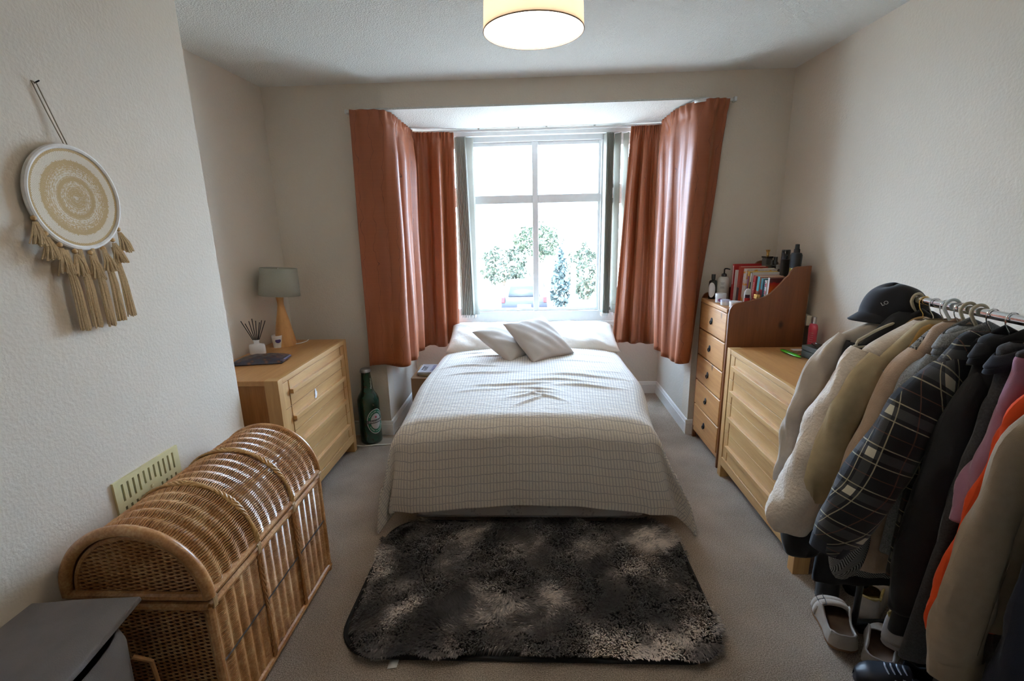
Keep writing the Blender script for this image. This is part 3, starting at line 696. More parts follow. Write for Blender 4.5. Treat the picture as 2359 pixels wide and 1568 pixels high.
# ================================================================== tall pine chest
pc = thing('tallboy', 'tall narrow pine chest of five drawers with curved sides, right of the bay', 'chest of drawers', (1.158, 2.857, 0))
Wp, Dp = .488, .446; ZTp = 1.03
side = [(0, 0), (.028, 0), (.028, .05), (.06, .06), (Dp-.06, .06), (Dp-.03, .05), (Dp-.03, 0), (Dp, 0), (Dp, 1.279), (.372, 1.275)]
side += [tuple(p) for p in smooth_path([(.352, 1.27), (.330, 1.245), (.322, 1.225), (.305, 1.21), (.27, 1.165), (.217, 1.112), (.15, 1.088), (.083, 1.073), (.04, 1.066), (.018, 1.055), (.004, 1.03)], 24)] + [(0, 1.0)]
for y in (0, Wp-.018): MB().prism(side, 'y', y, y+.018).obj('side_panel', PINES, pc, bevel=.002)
MB().box(.0, Dp, .018, Wp-.018, ZTp-.02, ZTp).obj('top', wood('pine_top', (.40, .18, .065), (.55, .28, .11), 'y'), pc, bevel=.003)
MB().box(-.006, .012, .018, Wp-.018, ZTp-.026, ZTp+.0005).obj('top_edge', PINE, pc, bevel=.004)
MB().box(Dp-.012, Dp-.004, .018, Wp-.018, .05, 1.262).obj('back_panel', PINES, pc)
MB().box(Dp-.10, Dp-.012, .018, Wp-.018, 1.155, 1.170).obj('shelf', PINES, pc, bevel=.002)
MB().box(.02, Dp-.012, .018, Wp-.018, .06, .08).obj('floor_board', PINES, pc)
edges = [1.004, .820, .636, .452, .270, .090]
for k in range(5):
    z1, z0 = edges[k]-.003, edges[k+1]+.004
    d = MB().box(-.004, .018, .021, Wp-.021, z0, z1).obj('drawer', PINE, pc, bevel=.005)
    zc = (z0+z1)/2; yc = Wp*.52
    MB().lathe([(.001, 0), (.017, 0), (.015, .003), (.001, .004)], (0, 0, 0), 16, sx=1.25).rot(-PI/2, 'Y').tf(Matrix.Translation((-.004, yc, zc))).obj('handle_plate', iron, d)
    h_ = MB().tube([(-.010, yc+.013*math.sin(t), zc-.004-.026*math.sin(t/2)**2*1.1-.0) if 0 else (-.011, yc+.012*math.sin(t), zc-.012-.012*(1-math.cos(t))*.9+.012) for t in arcs(20, 0, 2*PI)[:-1]], .0032, 6, closed=True)
    h_.obj('drop_handle', iron, d)
MB().box(.002, .02, .018, Wp-.018, .062, .088).obj('plinth', PINE, pc, bevel=.002)

# ================================================================== bed
bed = thing('bed', 'double bed with its head under the window in the middle of the room', 'bed', (-.045, 3.22, 0))
bx0, bx1, by0, by1 = -.59, .61, -.94, .96
m, nt, b = nmat('quilted_ticking'); v = coords(nt, (1, 1, 1))
vo = N(nt, 'ShaderNodeTexVoronoi'); vo.inputs['Scale'].default_value = 60; nt.links.new(v, vo.inputs['Vector'])
wv = N(nt, 'ShaderNodeTexWave'); wv.inputs['Scale'].default_value = 1.4; wv.inputs['Distortion'].default_value = 5; nt.links.new(v, wv.inputs['Vector'])
f = mth(nt, 'MULTIPLY', mth(nt, 'GREATER_THAN', wv.outputs['Fac'], .6), mth(nt, 'LESS_THAN', vo.outputs['Distance'], .35))
nt.links.new(mixc(nt, f, (.50, .44, .41), (.36, .31, .29)), b.inputs['Base Color']); b.inputs['Roughness'].default_value = .8
MB().box(bx0, bx1, by0-.03, by1, .03, .30).obj('divan_base', m, bed, bevel=.03, seg=3)
MB().box(bx0-.0, bx1+.0, by0-.01, by1, .30, .545).obj('mattress', white_matt, bed, bevel=.05, seg=4)
for x in (-.5, .5):
    for y in (-.8, .8): MB().tube([(x, y, 0), (x, y, .03)], .025, 12).obj('foot', black_pl, bed)
MB().tube([(bx0, by0-.026, .05), (bx1, by0-.026, .05)], .006, 6).obj('piping', plain('piping_grey', (.25, .22, .21), .8), bed)
# fitted sheet showing at the two foot corners
sheet = plain('cream_sheet', (.72, .58, .36), .8)
for s_ in (-1, 1):
    P = []
    for i in range(10):
        u = i/9; row = []
        for j in range(8):
            v = j/7; row.append((s_*(.64-.20*u)+.01*math.sin(9*u), by0-.038-.010*math.sin(u*7+v*3), .40-v*(.30-.10*u)))
        P.append(row)
    link_mesh('fitted_sheet', grid_mesh('sheet', P), sheet, bed, smooth=60, solid=.003)

# duvet
xl, xr, yf, yh = -.635, .575, 2.268, 3.68
R_ = .10; hangx, hangy = .55, .512
def over(o, fl):
    a = PI/2*.94
    if o < R_*a: t = o/R_; return R_*math.sin(t), R_*(1-math.cos(t))
    e = o-R_*a; return R_*math.sin(a)+e*fl, R_*(1-math.cos(a))+e*math.sqrt(max(0, 1-fl*fl))
nu, nv = 330, 330
S = np.linspace(xl-hangx, xr+hangx, nu); T = np.linspace(0, (yh-yf)+hangy, nv)
wr = []
r_ = np.random.default_rng(5)
for (X0, Y0_, L_, sl, a_, wd) in ((-.45, 3.50, .3, -.05, .010, .018), (-.35, 3.38, .42, .06, .010, .016), (.38, 3.42, .45, -.06, .007, .02), (-.42, 3.12, .45, -.12, .013, .016), (.3, 3.22, .5, .05, .008, .02),
        (-.30, 2.93, .60, .02, .012, .018), (.28, 2.86, .60, -.08, .013, .018), (.12, 2.76, .55, -.04, .011, .014), (-.12, 2.68, .55, .03, .012, .015), (.32, 2.66, .45, -.02, .013, .016), (-.3, 2.60, .4, .15, .007, .02),
        (.02, 2.60, .28, -.3, .010, .016), (-.06, 2.50, .25, .35, .009, .018), (.08, 2.47, .25, -.6, .010, .014), (-.02, 2.42, .2, .7, .010, .015), (.0, 2.54, .3, -.1, .008, .015), (.45, 2.98, .3, .1, .006, .02), (-.1, 3.3, .4, -.03, .005, .02)):
    wr.append((X0, Y0_, L_, sl, a_, wd))
Pm = np.zeros((nu, nv, 3)); UVm = np.zeros((nu, nv, 2))
for i, s_ in enumerate(S):
    ox = max(0, xl-s_, s_-xr); sg = -1 if s_ < 0 else 1
    for j, t_ in enumerate(T):
        yy = yh-t_; oy = max(0, yf-yy)
        o = (ox**4+oy**4)**.25
        flx = (.13 if sg < 0 else .24)*(.35+.65*min(1, max(0, (3.2-yy)/.9)))
        outx, _ = over(ox, flx); outy, _ = over(oy, -.03); _, dn = over(o, .03)
        x = (xl-outx if sg < 0 else xr+outx) if ox > 0 else s_
        y = yf-outy if oy > 0 else yy
        # puffy top
        cxx = (s_-xl)/(xr-xl); z = .592
        if ox == 0: z += .035*math.sin(PI*min(1, max(0, cxx)))**.6
        z += .018*math.sin((yy-2.2)*2.1+.6)-.012
        # hem ripples and side folds
        ho = max(0, o-.12)
        if ox > 0:
            fold = math.sin(yy*13+sg*1.2)+.5*math.sin(yy*29+2)
            x += sg*.016*fold*min(1, ho/.35)*(1 if oy == 0 else max(0, 1-oy/.3))
        if oy > 0:
            fold = .5*math.sin(s_*9+1)+.35*math.sin(s_*21+.4)
            y -= .011*fold*min(1, ho/.35)*(1 if ox == 0 else max(0, 1-ox/.3))
        if ox > 0 and oy > 0:
            k = min(ox, oy)/.5; q = (ox-oy)
            x += sg*k*.03*math.sin(q*16+1); y -= k*.035*math.sin(q*18+.5); dn += .0*k
        tp = min(1, max(0, (2.95-yy)/.75)); tp = tp*tp*(3-2*tp)*(1-min(1, dn/.42))*abs((s_-(xl+xr)/2)/((xr-xl)/2)) if abs(s_) < 1 else tp*0
        x -= (.035 if s_ < 0 else .075)*min(1.1, tp)*(1 if s_ > 0 else -1)
        z -= dn
        z += .010*math.sin(s_*6.5+1.3)*min(1, oy/.4)+(.012*math.sin(yy*7)*min(1, ox/.4))
        if o < .05:
            for X0, Y0_, L_, sl, a_, wd in wr:
                dx = s_-X0
                if abs(dx) < L_*.62:
                    dy = yy-(Y0_+sl*dx+.012*math.sin(dx*14+X0*9)); e = dy/wd
                    if abs(e) < 3: z += a_*math.exp(-e*e)*math.cos(PI*dx/(L_*1.24))**1.5*(1 if e > 0 else 1)
        Pm[i, j] = (x, y, max(z, .018)); UVm[i, j] = (s_, t_)
me = grid_mesh('duvet', Pm, UVm)
dv = link_mesh('duvet', me, G['duvet_cloth'], smooth=180, solid=.012)
tag(dv, 'cream duvet with a grey brick grid spread over the bed', 'duvet')

def cushion(name, label, cat, w_, h_, t_, Mx, mat, seed, pinch=.06, group=None, n=40, wr_=.004, tuck=False):
    r_ = np.random.default_rng(seed); ph = r_.uniform(0, 6, 8)
    P = []
    for side_ in (1, -1):
        Q = []
        for i in range(n+1):
            row = []
            for j in range(n+1):
                u, v = i/n*2-1, j/n*2-1
                px = u*w_/2*(1-pinch*(1-v*v)*abs(u)**3) ; py = v*h_/2*(1-pinch*(1-u*u)*abs(v)**3)
                pe = 4. if w_ > .5 else 2.6; th = t_/2*((1-abs(u)**pe)*(1-abs(v)**pe))**.55
                edge = (1-max(abs(u), abs(v)))
                wz = wr_*(math.sin(6*u+ph[0]+3*v)*math.sin(5*v+ph[1]-2*u)+.6*math.sin(13*u+ph[2]+9*v))*min(1, edge*5)
                cr_ = .0
                row.append((px, py, side_*(th+.0015)+wz))
            Q.append(row)
        P.append(Q)
    m = MB(); m.quadgrid(P[0]); m.quadgrid(P[1], flip=True)
    me = m.mesh(); bm = bmesh.new(); bm.from_mesh(me); bmesh.ops.remove_doubles(bm, verts=bm.verts, dist=.0032); bm.to_mesh(me); bm.free()
    o = link_mesh(name, me, mat, smooth=180); o.matrix_world = Mx
    if not tuck: return tag(o, label, cat, group)
    tag(o, label, cat, group)
    for k in range(3):
        tk = [(w_/2*(.70+.03*k), v*h_/2*.93, t_/2*((1-abs(.7+.03*k)**2.6)*(1-abs(v*.93)**2.6))**.55+.004) for v in arcs(24, -1, 1)]
        MB().tube(tk, .0018, 4).obj('pintuck', white_matt, o)
    return o
def frame_from(B, L, Rr):
    """cushion frame from three corners"""
    B, L, Rr = Vector(B), Vector(L), Vector(Rr); x = (Rr-B).normalized(); y = (L-B); y = (y-x*y.dot(x)).normalized(); z = x.cross(y)
    c = (L+Rr)/2; return Matrix(((x.x, y.x, z.x, c.x), (x.y, y.y, z.y, c.y), (x.z, y.z, z.z, c.z), (0, 0, 0, 1)))
def tilt(x, y, z, a, rz=0, ry=0): return Matrix.Translation((x, y, z)) @ Matrix.Rotation(rz, 4, 'Z') @ Matrix.Rotation(a, 4, 'X') @ Matrix.Rotation(ry, 4, 'Y')
cushion('pillow', 'white pillow at the head of the bed, left half', 'pillow', .69, .48, .16, tilt(-.350, 3.855, .632, math.radians(14), .02, .04), white_matt, 3, .03, 'white pillows', wr_=.007)
cushion('pillow', 'white pillow with stitched tucks at the head of the bed, right half', 'pillow', .69, .48, .16, tilt(.325, 3.855, .632, math.radians(14), -.01, 0), white_matt, 8, .03, 'white pillows', wr_=.007, tuck=True)
cushion('cushion', 'beige cushion leaning in front, its corner pointing down the bed', 'cushion', .405, .405, .13, frame_from((-.030, 3.16, .635), (-.175, 3.42, .835), (.252, 3.41, .635)), linen, 11, .09, 'beige linen cushions', wr_=.003)
cushion('cushion', 'beige cushion behind, half hidden by the front one', 'cushion', .395, .395, .12, frame_from((-.200, 3.20, .63), (-.375, 3.45, .78), (-.01, 3.47, .64)), linen, 14, .09, 'beige linen cushions', wr_=.003)

# ================================================================== shaggy rug
rg = thing('rug', 'shaggy dark grey mottled rug lying at the foot of the bed', 'rug', (-.03, 1.845, 0))
RW, RL, RC = .73, .415, .16
def inside(x, y, m_=0):
    ax, ay = np.abs(x), np.abs(y); wq, lq, c_ = RW-m_, RL-m_, RC
    return (ax < wq) & (ay < lq) & ~((ax > wq-c_) & (ay > lq-c_) & ((ax-wq+c_)**2+(ay-lq+c_)**2 > c_*c_))
ol = []
for cx1, cy1, a0 in ((RW-RC, RL-RC, 0), (-RW+RC, RL-RC, 90), (-RW+RC, -RL+RC, 180), (RW-RC, -RL+RC, 270)):
    for a in range(0, 91, 9): t = math.radians(a0+a); ol.append((cx1+RC*math.cos(t), cy1+RC*math.sin(t)))
MB().prism(ol, 'z', .0, .010).obj('backing', plain('rug_backing', (.018, .018, .02), .95), rg)
MB().tube([(x, y, .008) for x, y in ol], .009, 6, closed=True).obj('binding', G['rug_backing'], rg)
NT = 62000
px = rng.uniform(-RW, RW, NT*2); py = rng.uniform(-RL, RL, NT*2); k = inside(px, py, .006); px, py = px[k][:NT], py[k][:NT]; NT = len(px)
def fbm(x, y, seed, sc_, oc=4):
    r_ = np.random.default_rng(seed); o = np.zeros_like(x); a = 1.
    for q in range(oc):
        for _ in range(4):
            t = r_.uniform(0, 2*PI); p = r_.uniform(0, 2*PI); o += a*np.sin(sc_*(2**q)*(x*np.cos(t)+y*np.sin(t))+p+1.7*np.sin(sc_*(2**q)*.6*(x*np.sin(t)-y*np.cos(t))+p*2))/4
        a *= .55
    return o
ang = 1.9*fbm(px, py, 3, 9)+rng.normal(0, .35, NT)-PI/2; lay = .6+.35*fbm(px, py, 9, 14)
Lh = .045+.012*rng.random(NT); lean = np.clip(lay, .25, 1.1)
dx, dy = np.cos(ang)*np.sin(lean), np.sin(ang)*np.sin(lean); dz = np.cos(lean)
wq = rng.uniform(.0020, .0042, NT); sxn, syn = -np.sin(ang), np.cos(ang)
V = np.zeros((NT, 7, 3)); base = np.stack([px, py, np.full(NT, .008)], 1)
for q, (f_, wf, bend) in enumerate(((0, .7, 0), (.4, 1, .02), (.75, .8, .10), (1, 0, .25))):
    c_ = base+np.stack([dx*Lh*f_*(1+bend), dy*Lh*f_*(1+bend), dz*Lh*f_*(1-bend)], 1)
    if q < 3:
        off = np.stack([sxn*wq*wf, syn*wq*wf, np.zeros(NT)], 1); V[:, 2*q] = c_-off; V[:, 2*q+1] = c_+off
    else: V[:, 6] = c_
idx = np.arange(NT)*7
F4 = np.concatenate([np.stack([idx, idx+1, idx+3, idx+2], 1), np.stack([idx+2, idx+3, idx+5, idx+4], 1)]); F3 = np.stack([idx+4, idx+5, idx+6], 1)
me = bpy.data.meshes.new('pile'); me.from_pydata(V.reshape(-1, 3).tolist(), [], F4.tolist()+F3.tolist())
tone = fbm(px, py, 21, 10.5, 5)*.95+rng.normal(0, .12, NT); tn = np.clip((tone+.34)/1.05, 0, 1)**1.35
c0 = np.array([.022, .018, .019]); c1 = np.array([.14, .115, .105]); c2 = np.array([.85, .74, .66])
colr = np.where((tn < .4)[:, None], c0+(c1-c0)*(tn/.4)[:, None], c1+(c2-c1)*np.clip((tn-.4)/.6, 0, 1)[:, None])
vc = np.ones((NT, 7, 4)); vc[:, :, :3] = colr[:, None, :]
at = me.color_attributes.new('dye', 'FLOAT_COLOR', 'POINT'); at.data.foreach_set('color', vc.reshape(-1))
pile = link_mesh('pile', me, G['rug_pile'], rg, smooth=180); pile['kind'] = 'stuff'
MB().add([(-.512, -.405, .004), (-.478, -.405, .004), (-.478, -.455, .005), (-.512, -.459, .003)], [(0, 1, 2, 3)]).obj('care_label', plain('label_white', (.75, .74, .72), .6), rg, solid=.001)

# ================================================================== things on the left chest
ZC = .8155
tl = thing('table_lamp', 'wooden table lamp with grey drum shade on the left oak chest', 'lamp', (-1.617, 2.985, ZC))
MB().lathe([(.001, 0), (.066, 0), (.0655, .012), (.058, .06), (.048, .12), (.036, .18), (.026, .225), (.020, .26), (.019, .275), (.021, .295), (.024, .318), (.020, .325), (.001, .325)], seg=40).obj('base', wood('beech', (.50, .22, .06), (.64, .33, .11), 'z', .35), tl, smooth=50)
gs_ = plain('grey_shade', (.33, .32, .26), .9, vary=.06, vscale=300, bmp=.2, bscale=500)
sh = MB(); sh.lathe([(.122, .325), (.115, .415), (.107, .498)], (0, 0, 0), 48, cap=False); sh = sh.obj('shade', gs_, tl, smooth=60, solid=.003)
sh.rotation_euler = (math.radians(-3), math.radians(4), 0); sh.location = (-.03, 0, 0)
sp_ = MB()
for a in (0, 2.1, 4.2): sp_.tube([(-.0, 0, .47), (.108*math.cos(a), .108*math.sin(a), .492)], .002, 5)
sp_.obj('shade_carrier', white_gloss, sh)
MB().lathe([(.018, .32), (.018, .37), (.02, .38), (.02, .40), (.001, .40)], seg=16).obj('lamp_holder', white_gloss, tl)
MB().lathe([(.012, .40), (.03, .44), (.022, .465), (.001, .472)], seg=16).obj('bulb', plain('bulb_glass', (.85, .85, .82), .1), tl)
MB().tube([(.063, .0, .006), (.085, .03, .004), (.10, .08, .004), (.09, .13, .003)], .003, 6).obj('flex', white_gloss, tl)
cj = thing('candle', 'small white candle tumbler with purple label beside the table lamp', 'candle', (-1.640, 2.93, ZC))
MB().lathe([(.001, 0), (.027, 0), (.034, .078), (.031, .078), (.0245, .008), (.001, .008)], seg=32).obj('tumbler', plain('candle_glass', (.78, .76, .70), .15, coat=.5), cj)
MB().lathe([(.001, .07), (.0295, .07)], seg=24, cap=False).obj('wax', plain('wax', (.80, .76, .68), .5), cj)
def wrapm(outline, R, z0, a0, off=.0006):
    m = MB(); c_ = (R+off)*1.; n = len(outline)
    vs_ = [(c_*math.cos(a0+p[0]/R), c_*math.sin(a0+p[0]/R), z0+p[1]) for p in outline]
    return m.add(vs_, [tuple(range(n))])
purple = plain('purple_ink', (.08, .05, .22), .5)
def disc_wrap(R, z0, a0, rx, rz_, off=.0006, r0=0., n=40):
    m = MB(); P = []
    for i in range(5 if r0 == 0 else 2):
        q = r0+(1-r0)*i/(4 if r0 == 0 else 1)
        P.append([((R+off)*math.cos(a0+rx*q*math.cos(t)/R), (R+off)*math.sin(a0+rx*q*math.cos(t)/R), z0+rz_*q*math.sin(t)) for t in arcs(n+1, 0, 2*PI)[:-1]])
    return m.quadgrid(P, closev=True)
disc_wrap(.0312, .046, -.95, .017, .014).obj('label', purple, cj)
df = thing('reed_diffuser', 'white oval reed diffuser with black reeds on the left chest', 'diffuser', (-1.682, 2.77, ZC), rz=.15)
MB().lathe([(.001, 0), (.045, 0), (.048, .004), (.047, .052), (.043, .060), (.017, .064), (.0165, .079), (.020, .081), (.020, .086), (.013, .087), (.012, .07), (.001, .07)], seg=36, sy=.62).obj('bottle', plain('white_ceramic', (.80, .80, .79), .25, vary=.02, coat=.4), df, smooth=40)
for (a, b, h_) in ((-.072, 0, .205), (-.058, .02, .185), (-.022, -.01, .205), (-.012, .012, .215), (.005, .02, .20), (.048, 0, .205), (.062, .015, .20), (.038, -.01, .195)):
    MB().tube([(-a*.06, 0, .03), (a*.25, b*.3, .085), (a, b, h_)], .0024, 6).obj('reed', plain('reed_black', (.012, .012, .016), .7), df)
po = thing('pouch', 'dark patterned zip pouch lying on the left chest', 'pouch', (-1.56, 2.60, ZC), rz=.12)
m, nt, b = nmat('pouch_cloth'); v = coords(nt); vo = N(nt, 'ShaderNodeTexVoronoi'); vo.inputs['Scale'].default_value = 30; nt.links.new(coords(nt, (1, 1.8, 1)), vo.inputs['Vector'])
nt.links.new(ramp(nt, vo.outputs['Distance'], [(.1, (.16, .055, .02)), (.35, (.035, .016, .016)), (.6, (.02, .018, .035))]), b.inputs['Base Color']); b.inputs['Roughness'].default_value = .35; b.inputs['Coat Weight'].default_value = .4
P = []
for i in range(31):
    row = []
    for j in range(21):
        u, v_ = i/30*2-1, j/20*2-1
        row.append((u*.135*(1-.05*v_), v_*.085+.012*u, .006+.030*((1-abs(u)**3)*(1-abs(v_)**3))**.5+.004*math.sin(u*11+v_*4)*math.sin(v_*9)*(1-max(abs(u), abs(v_)))))
    P.append(row)
link_mesh('body', grid_mesh('p', P), m, po, smooth=180)
MB().prism([(p[0], p[1]) for p in ((-.135, -.09), (.135, -.075), (.13, .095), (-.13, .08))], 'z', .0, .008).obj('underside', m, po, bevel=.003)
MB().tube([(.125, -.06, .014), (.132, .0, .014), (.13, .07, .013)], .0035, 6).obj('zip', plain('zip_blue', (.12, .13, .25), .3, .5), po)

# ================================================================== giant lager bottle
gb = thing('giant_bottle', 'giant green lager bottle standing between left chest and bed', 'bottle', (-1.215, 3.27, 0))
bottle_g = plain('bottle_green', (.008, .045, .028), .18, vary=.1, coat=.8)
Rb = .078
MB().lathe([(.001, 0), (.07, 0), (.0785, .012), (Rb, .03), (Rb, .33), (.0775, .348), (.066, .378), (.050, .405), (.043, .43), (.0375, .50), (.0335, .545), (.034, .556), (.036, .56), (.001, .56)], seg=48).obj('body', bottle_g, gb, smooth=60)
cp_ = MB(); P = []
for r_, z in ((.001, .585), (.030, .585), (.0355, .581), (.039, .568), (.0385, .560), (.030, .5595)):
    P.append([((r_+(.0012*math.cos(21*t) if z < .57 else 0))*math.cos(t), (r_+(.0012*math.cos(21*t) if z < .57 else 0))*math.sin(t), z) for t in arcs(85, 0, 2*PI)[:-1]])
cp_.quadgrid(P, closev=True).obj('crown_cap', plain('cap_metal', (.38, .37, .38), .3, .9), gb, smooth=60)
gb.scale = (1, 1, .965)
LA = math.radians(-38)   # facing direction of the label
lab_g = plain('label_green', (.01, .16, .09), .4, vary=.05); lab_w = plain('label_silver', (.62, .62, .62), .4, vary=.03); lab_k = plain('label_black', (.012, .012, .015), .4); lab_r = plain('label_red', (.45, .02, .04), .4)
zc = .185
disc_wrap(Rb, zc, LA, .066, .098, .0006).obj('label', lab_w, gb)
disc_wrap(Rb, zc, LA, .0615, .0925, .0010).obj('label_ring', lab_g, gb)
disc_wrap(Rb, zc, LA, .040, .062, .0014).obj('label_field', lab_w, gb)
disc_wrap(Rb, zc, LA, .0415, .0645, .0012).obj('label_edge', lab_k, gb)
m = MB(); m.quadgrid([[((Rb+.0018)*math.cos(LA+x/Rb), (Rb+.0018)*math.sin(LA+x/Rb), zc+z+.10*x*x*3) for z in (-.014, .014)] for x in arcs(24, -.068, .068)]).obj('name_band', lab_k, gb)
m = MB(); m.quadgrid([[((Rb+.0021)*math.cos(LA+x/Rb), (Rb+.0021)*math.sin(LA+x/Rb), zc+z+.10*x*x*3) for z in (-.0115, .0115)] for x in arcs(24, -.066, .066)]).obj('name_band', plain('label_grey', (.12, .12, .13), .4), gb)
def wrap_text(txt, size, R, z0, a0, off, parent, mat, name='lettering', bend=0.):
    return text_mesh(txt, size, mat, name, parent, ext=.0002, warp=lambda c_: Vector(((R+off+c_.z)*math.cos(a0+c_.x/R), (R+off+c_.z)*math.sin(a0+c_.x/R), z0+c_.y+bend*c_.x*c_.x)))
lw = plain('letter_white', (.8, .8, .78), .5, vary=.0)
wrap_text('Heineken', .026, Rb, zc, LA, .0026, gb, lw, 'brand_lettering', .3)
def ring_text(txt, size, rx, rz_, a0, a1, flip):
    n = len(txt)
    for i, ch_ in enumerate(txt):
        if ch_ == ' ': continue
        t = a0+(a1-a0)*i/(n-1); c_, s_ = rx*math.cos(t), rz_*math.sin(t); ro = (t-PI/2) if not flip else (t+PI/2)
        Mr = Matrix.Rotation(ro, 3, 'Z')
        def wp(q, c_=c_, s_=s_, Mr=Mr):
            p = Mr @ Vector((q.x, q.y, 0)); x, z = c_+p.x, s_+p.y
            return Vector(((Rb+.0017+q.z)*math.cos(LA+x/Rb), (Rb+.0017+q.z)*math.sin(LA+x/Rb), zc+z))
        yield wp, ch_
m_all = []
for args in (('PREMIUM LAGER', .013, .0505, .077, PI-.55, .55, False), ('BREWED IN HOLLAND', .012, .0505, .077, PI+.5, 2*PI-.5, True)):
    bmx = bmesh.new()
    for wp, ch_ in ring_text(*args):
        cu = bpy.data.curves.new('t', 'FONT'); cu.body = ch_; cu.size = args[1]; cu.extrude = .0002; cu.align_x = 'CENTER'; cu.align_y = 'CENTER'
        ob = bpy.data.objects.new('t', cu); COL.objects.link(ob); dg = bpy.context.evaluated_depsgraph_get(); me = bpy.data.meshes.new_from_object(ob.evaluated_get(dg))
        bpy.data.objects.remove(ob)
        for v in me.vertices: v.co = wp(v.co)
        bmx.from_mesh(me); bpy.data.meshes.remove(me)
    me = bpy.data.meshes.new('ring_lettering'); bmx.to_mesh(me); bmx.free(); me.materials.clear(); link_mesh('ring_lettering', me, lw, gb, smooth=0)
star = []
for k in range(10):
    r_ = .0125 if k % 2 == 0 else .005; star.append((r_*math.sin(2*PI*k/10)*1., r_*math.cos(2*PI*k/10)))
wrapm([(-p[0], p[1]) for p in star], Rb, zc+.034, LA, .0022).obj('star', lab_r, gb)
text_mesh('Heineken', .022, lw, 'neck_lettering', gb, ext=.0002, warp=lambda c_: Vector(((.0405-.02*(c_.x)*.6+.0035)*math.cos(LA+.15-c_.y/.04), (.0405-.02*c_.x*.6+.0035)*math.sin(LA+.15-c_.y/.04), .475+c_.x)))
# cables
MBc = MB(); MBc.tube(smooth_path([(-1.45, 3.30, .006), (-1.34, 3.20, .006), (-1.25, 3.17, .006), (-1.17, 3.185, .006), (-1.05, 3.20, .006), (-.9, 3.22, .006), (-.75, 3.2, .006)], 60), .005, 8)
tag(MBc.obj('power_cable', plain('cable_white', (.72, .69, .62), .5)), 'white power cable on the carpet in front of the giant bottle', 'cable')
MBc = MB(); MBc.tube(smooth_path([(-1.40, 3.34, .004), (-1.30, 3.355, .02), (-1.20, 3.36, .012), (-1.12, 3.36, .02), (-1.06, 3.44, .035), (-.98, 3.5, .03), (-.9, 3.5, .004)], 60), .003, 6)
tag(MBc.obj('lamp_cable', G['cable_white']), 'thin white cable running behind the giant bottle along the skirting', 'cable')
MBc = MB(); MBc.tube([(-1.03+.028*math.cos(t), 3.62+.05*math.sin(t), .012+.03*(1+math.cos(t))*.5) for t in arcs(30, .4, 2*PI-.2)], .0016, 5)
tag(MBc.obj('cord_loop', G['cable_white']), 'loop of thin cord by the bay skirting beside the cardboard box', 'cord')

# ================================================================== cardboard box and two books
cbx = thing('cardboard_box', 'brown cardboard box between bay wall and bed, books on top', 'box', (-.835, 3.80, 0))
card = plain('cardboard', (.34, .21, .12), .85, vary=.07, vscale=8)
MB().box(-.145, .145, -.19, .19, 0, .372).obj('carton', card, cbx, bevel=.003)
MB().box(-.146, .146, -.191, -.001, .372, .375).obj('flap', card, cbx); MB().box(-.146, .146, .001, .191, .372, .375).obj('flap', card, cbx)
text_mesh('MAIN', .04, plain('print_brown', (.08, .045, .03), .8), 'print', cbx, Matrix.Translation((.02, -.191, .27)) @ Matrix.Rotation(PI/2, 4, 'X'))
paper = plain('paper', (.72, .67, .55), .9, vary=.05, vscale=200)
def book(label, cat, loc, rz, W_, Hh, Tk, cover, parentgroup=None, spine_txt=None, cover_txt=None, txt_mat=None, extra=None, soft=True):
    """flat book: spine along -x edge, lying; local z up"""
    t = thing('book', label, cat, loc, rz, parentgroup)
    MB().box(0, W_, 0, Hh, 0, .0012).box(0, W_, 0, Hh, Tk-.0012, Tk).box(-.0012, .0004, 0, Hh, 0, Tk).obj('cover', cover, t, bevel=.0004)
    MB().box(.0005, W_-.003, .002, Hh-.002, .0013, Tk-.0013).obj('pages', paper, t, smooth=0)
    return t
bg_ = 'books stacked on the cardboard box'
bk2 = book('thin cream book under the pale one on the cardboard box', 'book', (-.925, 3.665, .3755), 0, .165, .215, .016, plain('cover_cream', (.62, .54, .36), .6), bg_)
MB().box(.0, .165, -.0016, .0006, .001, .015).obj('spine', plain('spine_cream', (.60, .50, .30), .6), bk2)
bk1 = book('pale blue-white paperback on top of the stack on the cardboard box', 'book', (-.935, 3.655, .392), 0, .185, .225, .020, plain('cover_pale', (.58, .62, .72), .5), bg_)
MB().box(.0, .185, -.0018, .0006, .001, .019).obj('spine', plain('spine_pale', (.45, .43, .40), .6), bk1); MB().box(.105, .15, -.0024, -.0016, .002, .018).obj('spine_patch', plain('spine_red', (.45, .12, .09), .6), bk1)
ink = plain('ink_dark', (.06, .07, .10), .6)
text_mesh('HABIT', .042, ink, 'title', bk1, Matrix.Translation((.048, .105, .0203)) @ Matrix.Rotation(PI/2, 4, 'Z'))
text_mesh('THE POWER OF', .016, ink, 'title', bk1, Matrix.Translation((.024, .115, .0203)) @ Matrix.Rotation(PI/2, 4, 'Z'))
MB().box(.095, .165, .03, .195, .0201, .0206).obj('cover_picture', plain('cover_blue', (.34, .40, .62), .5), bk1)
b = MB(); b.tube([(.11, .06, .021), (.118, .10, .021), (.13, .13, .021), (.14, .15, .021), (.128, .16, .021)], .0012, 5); b.obj('cover_line', ink, bk1)

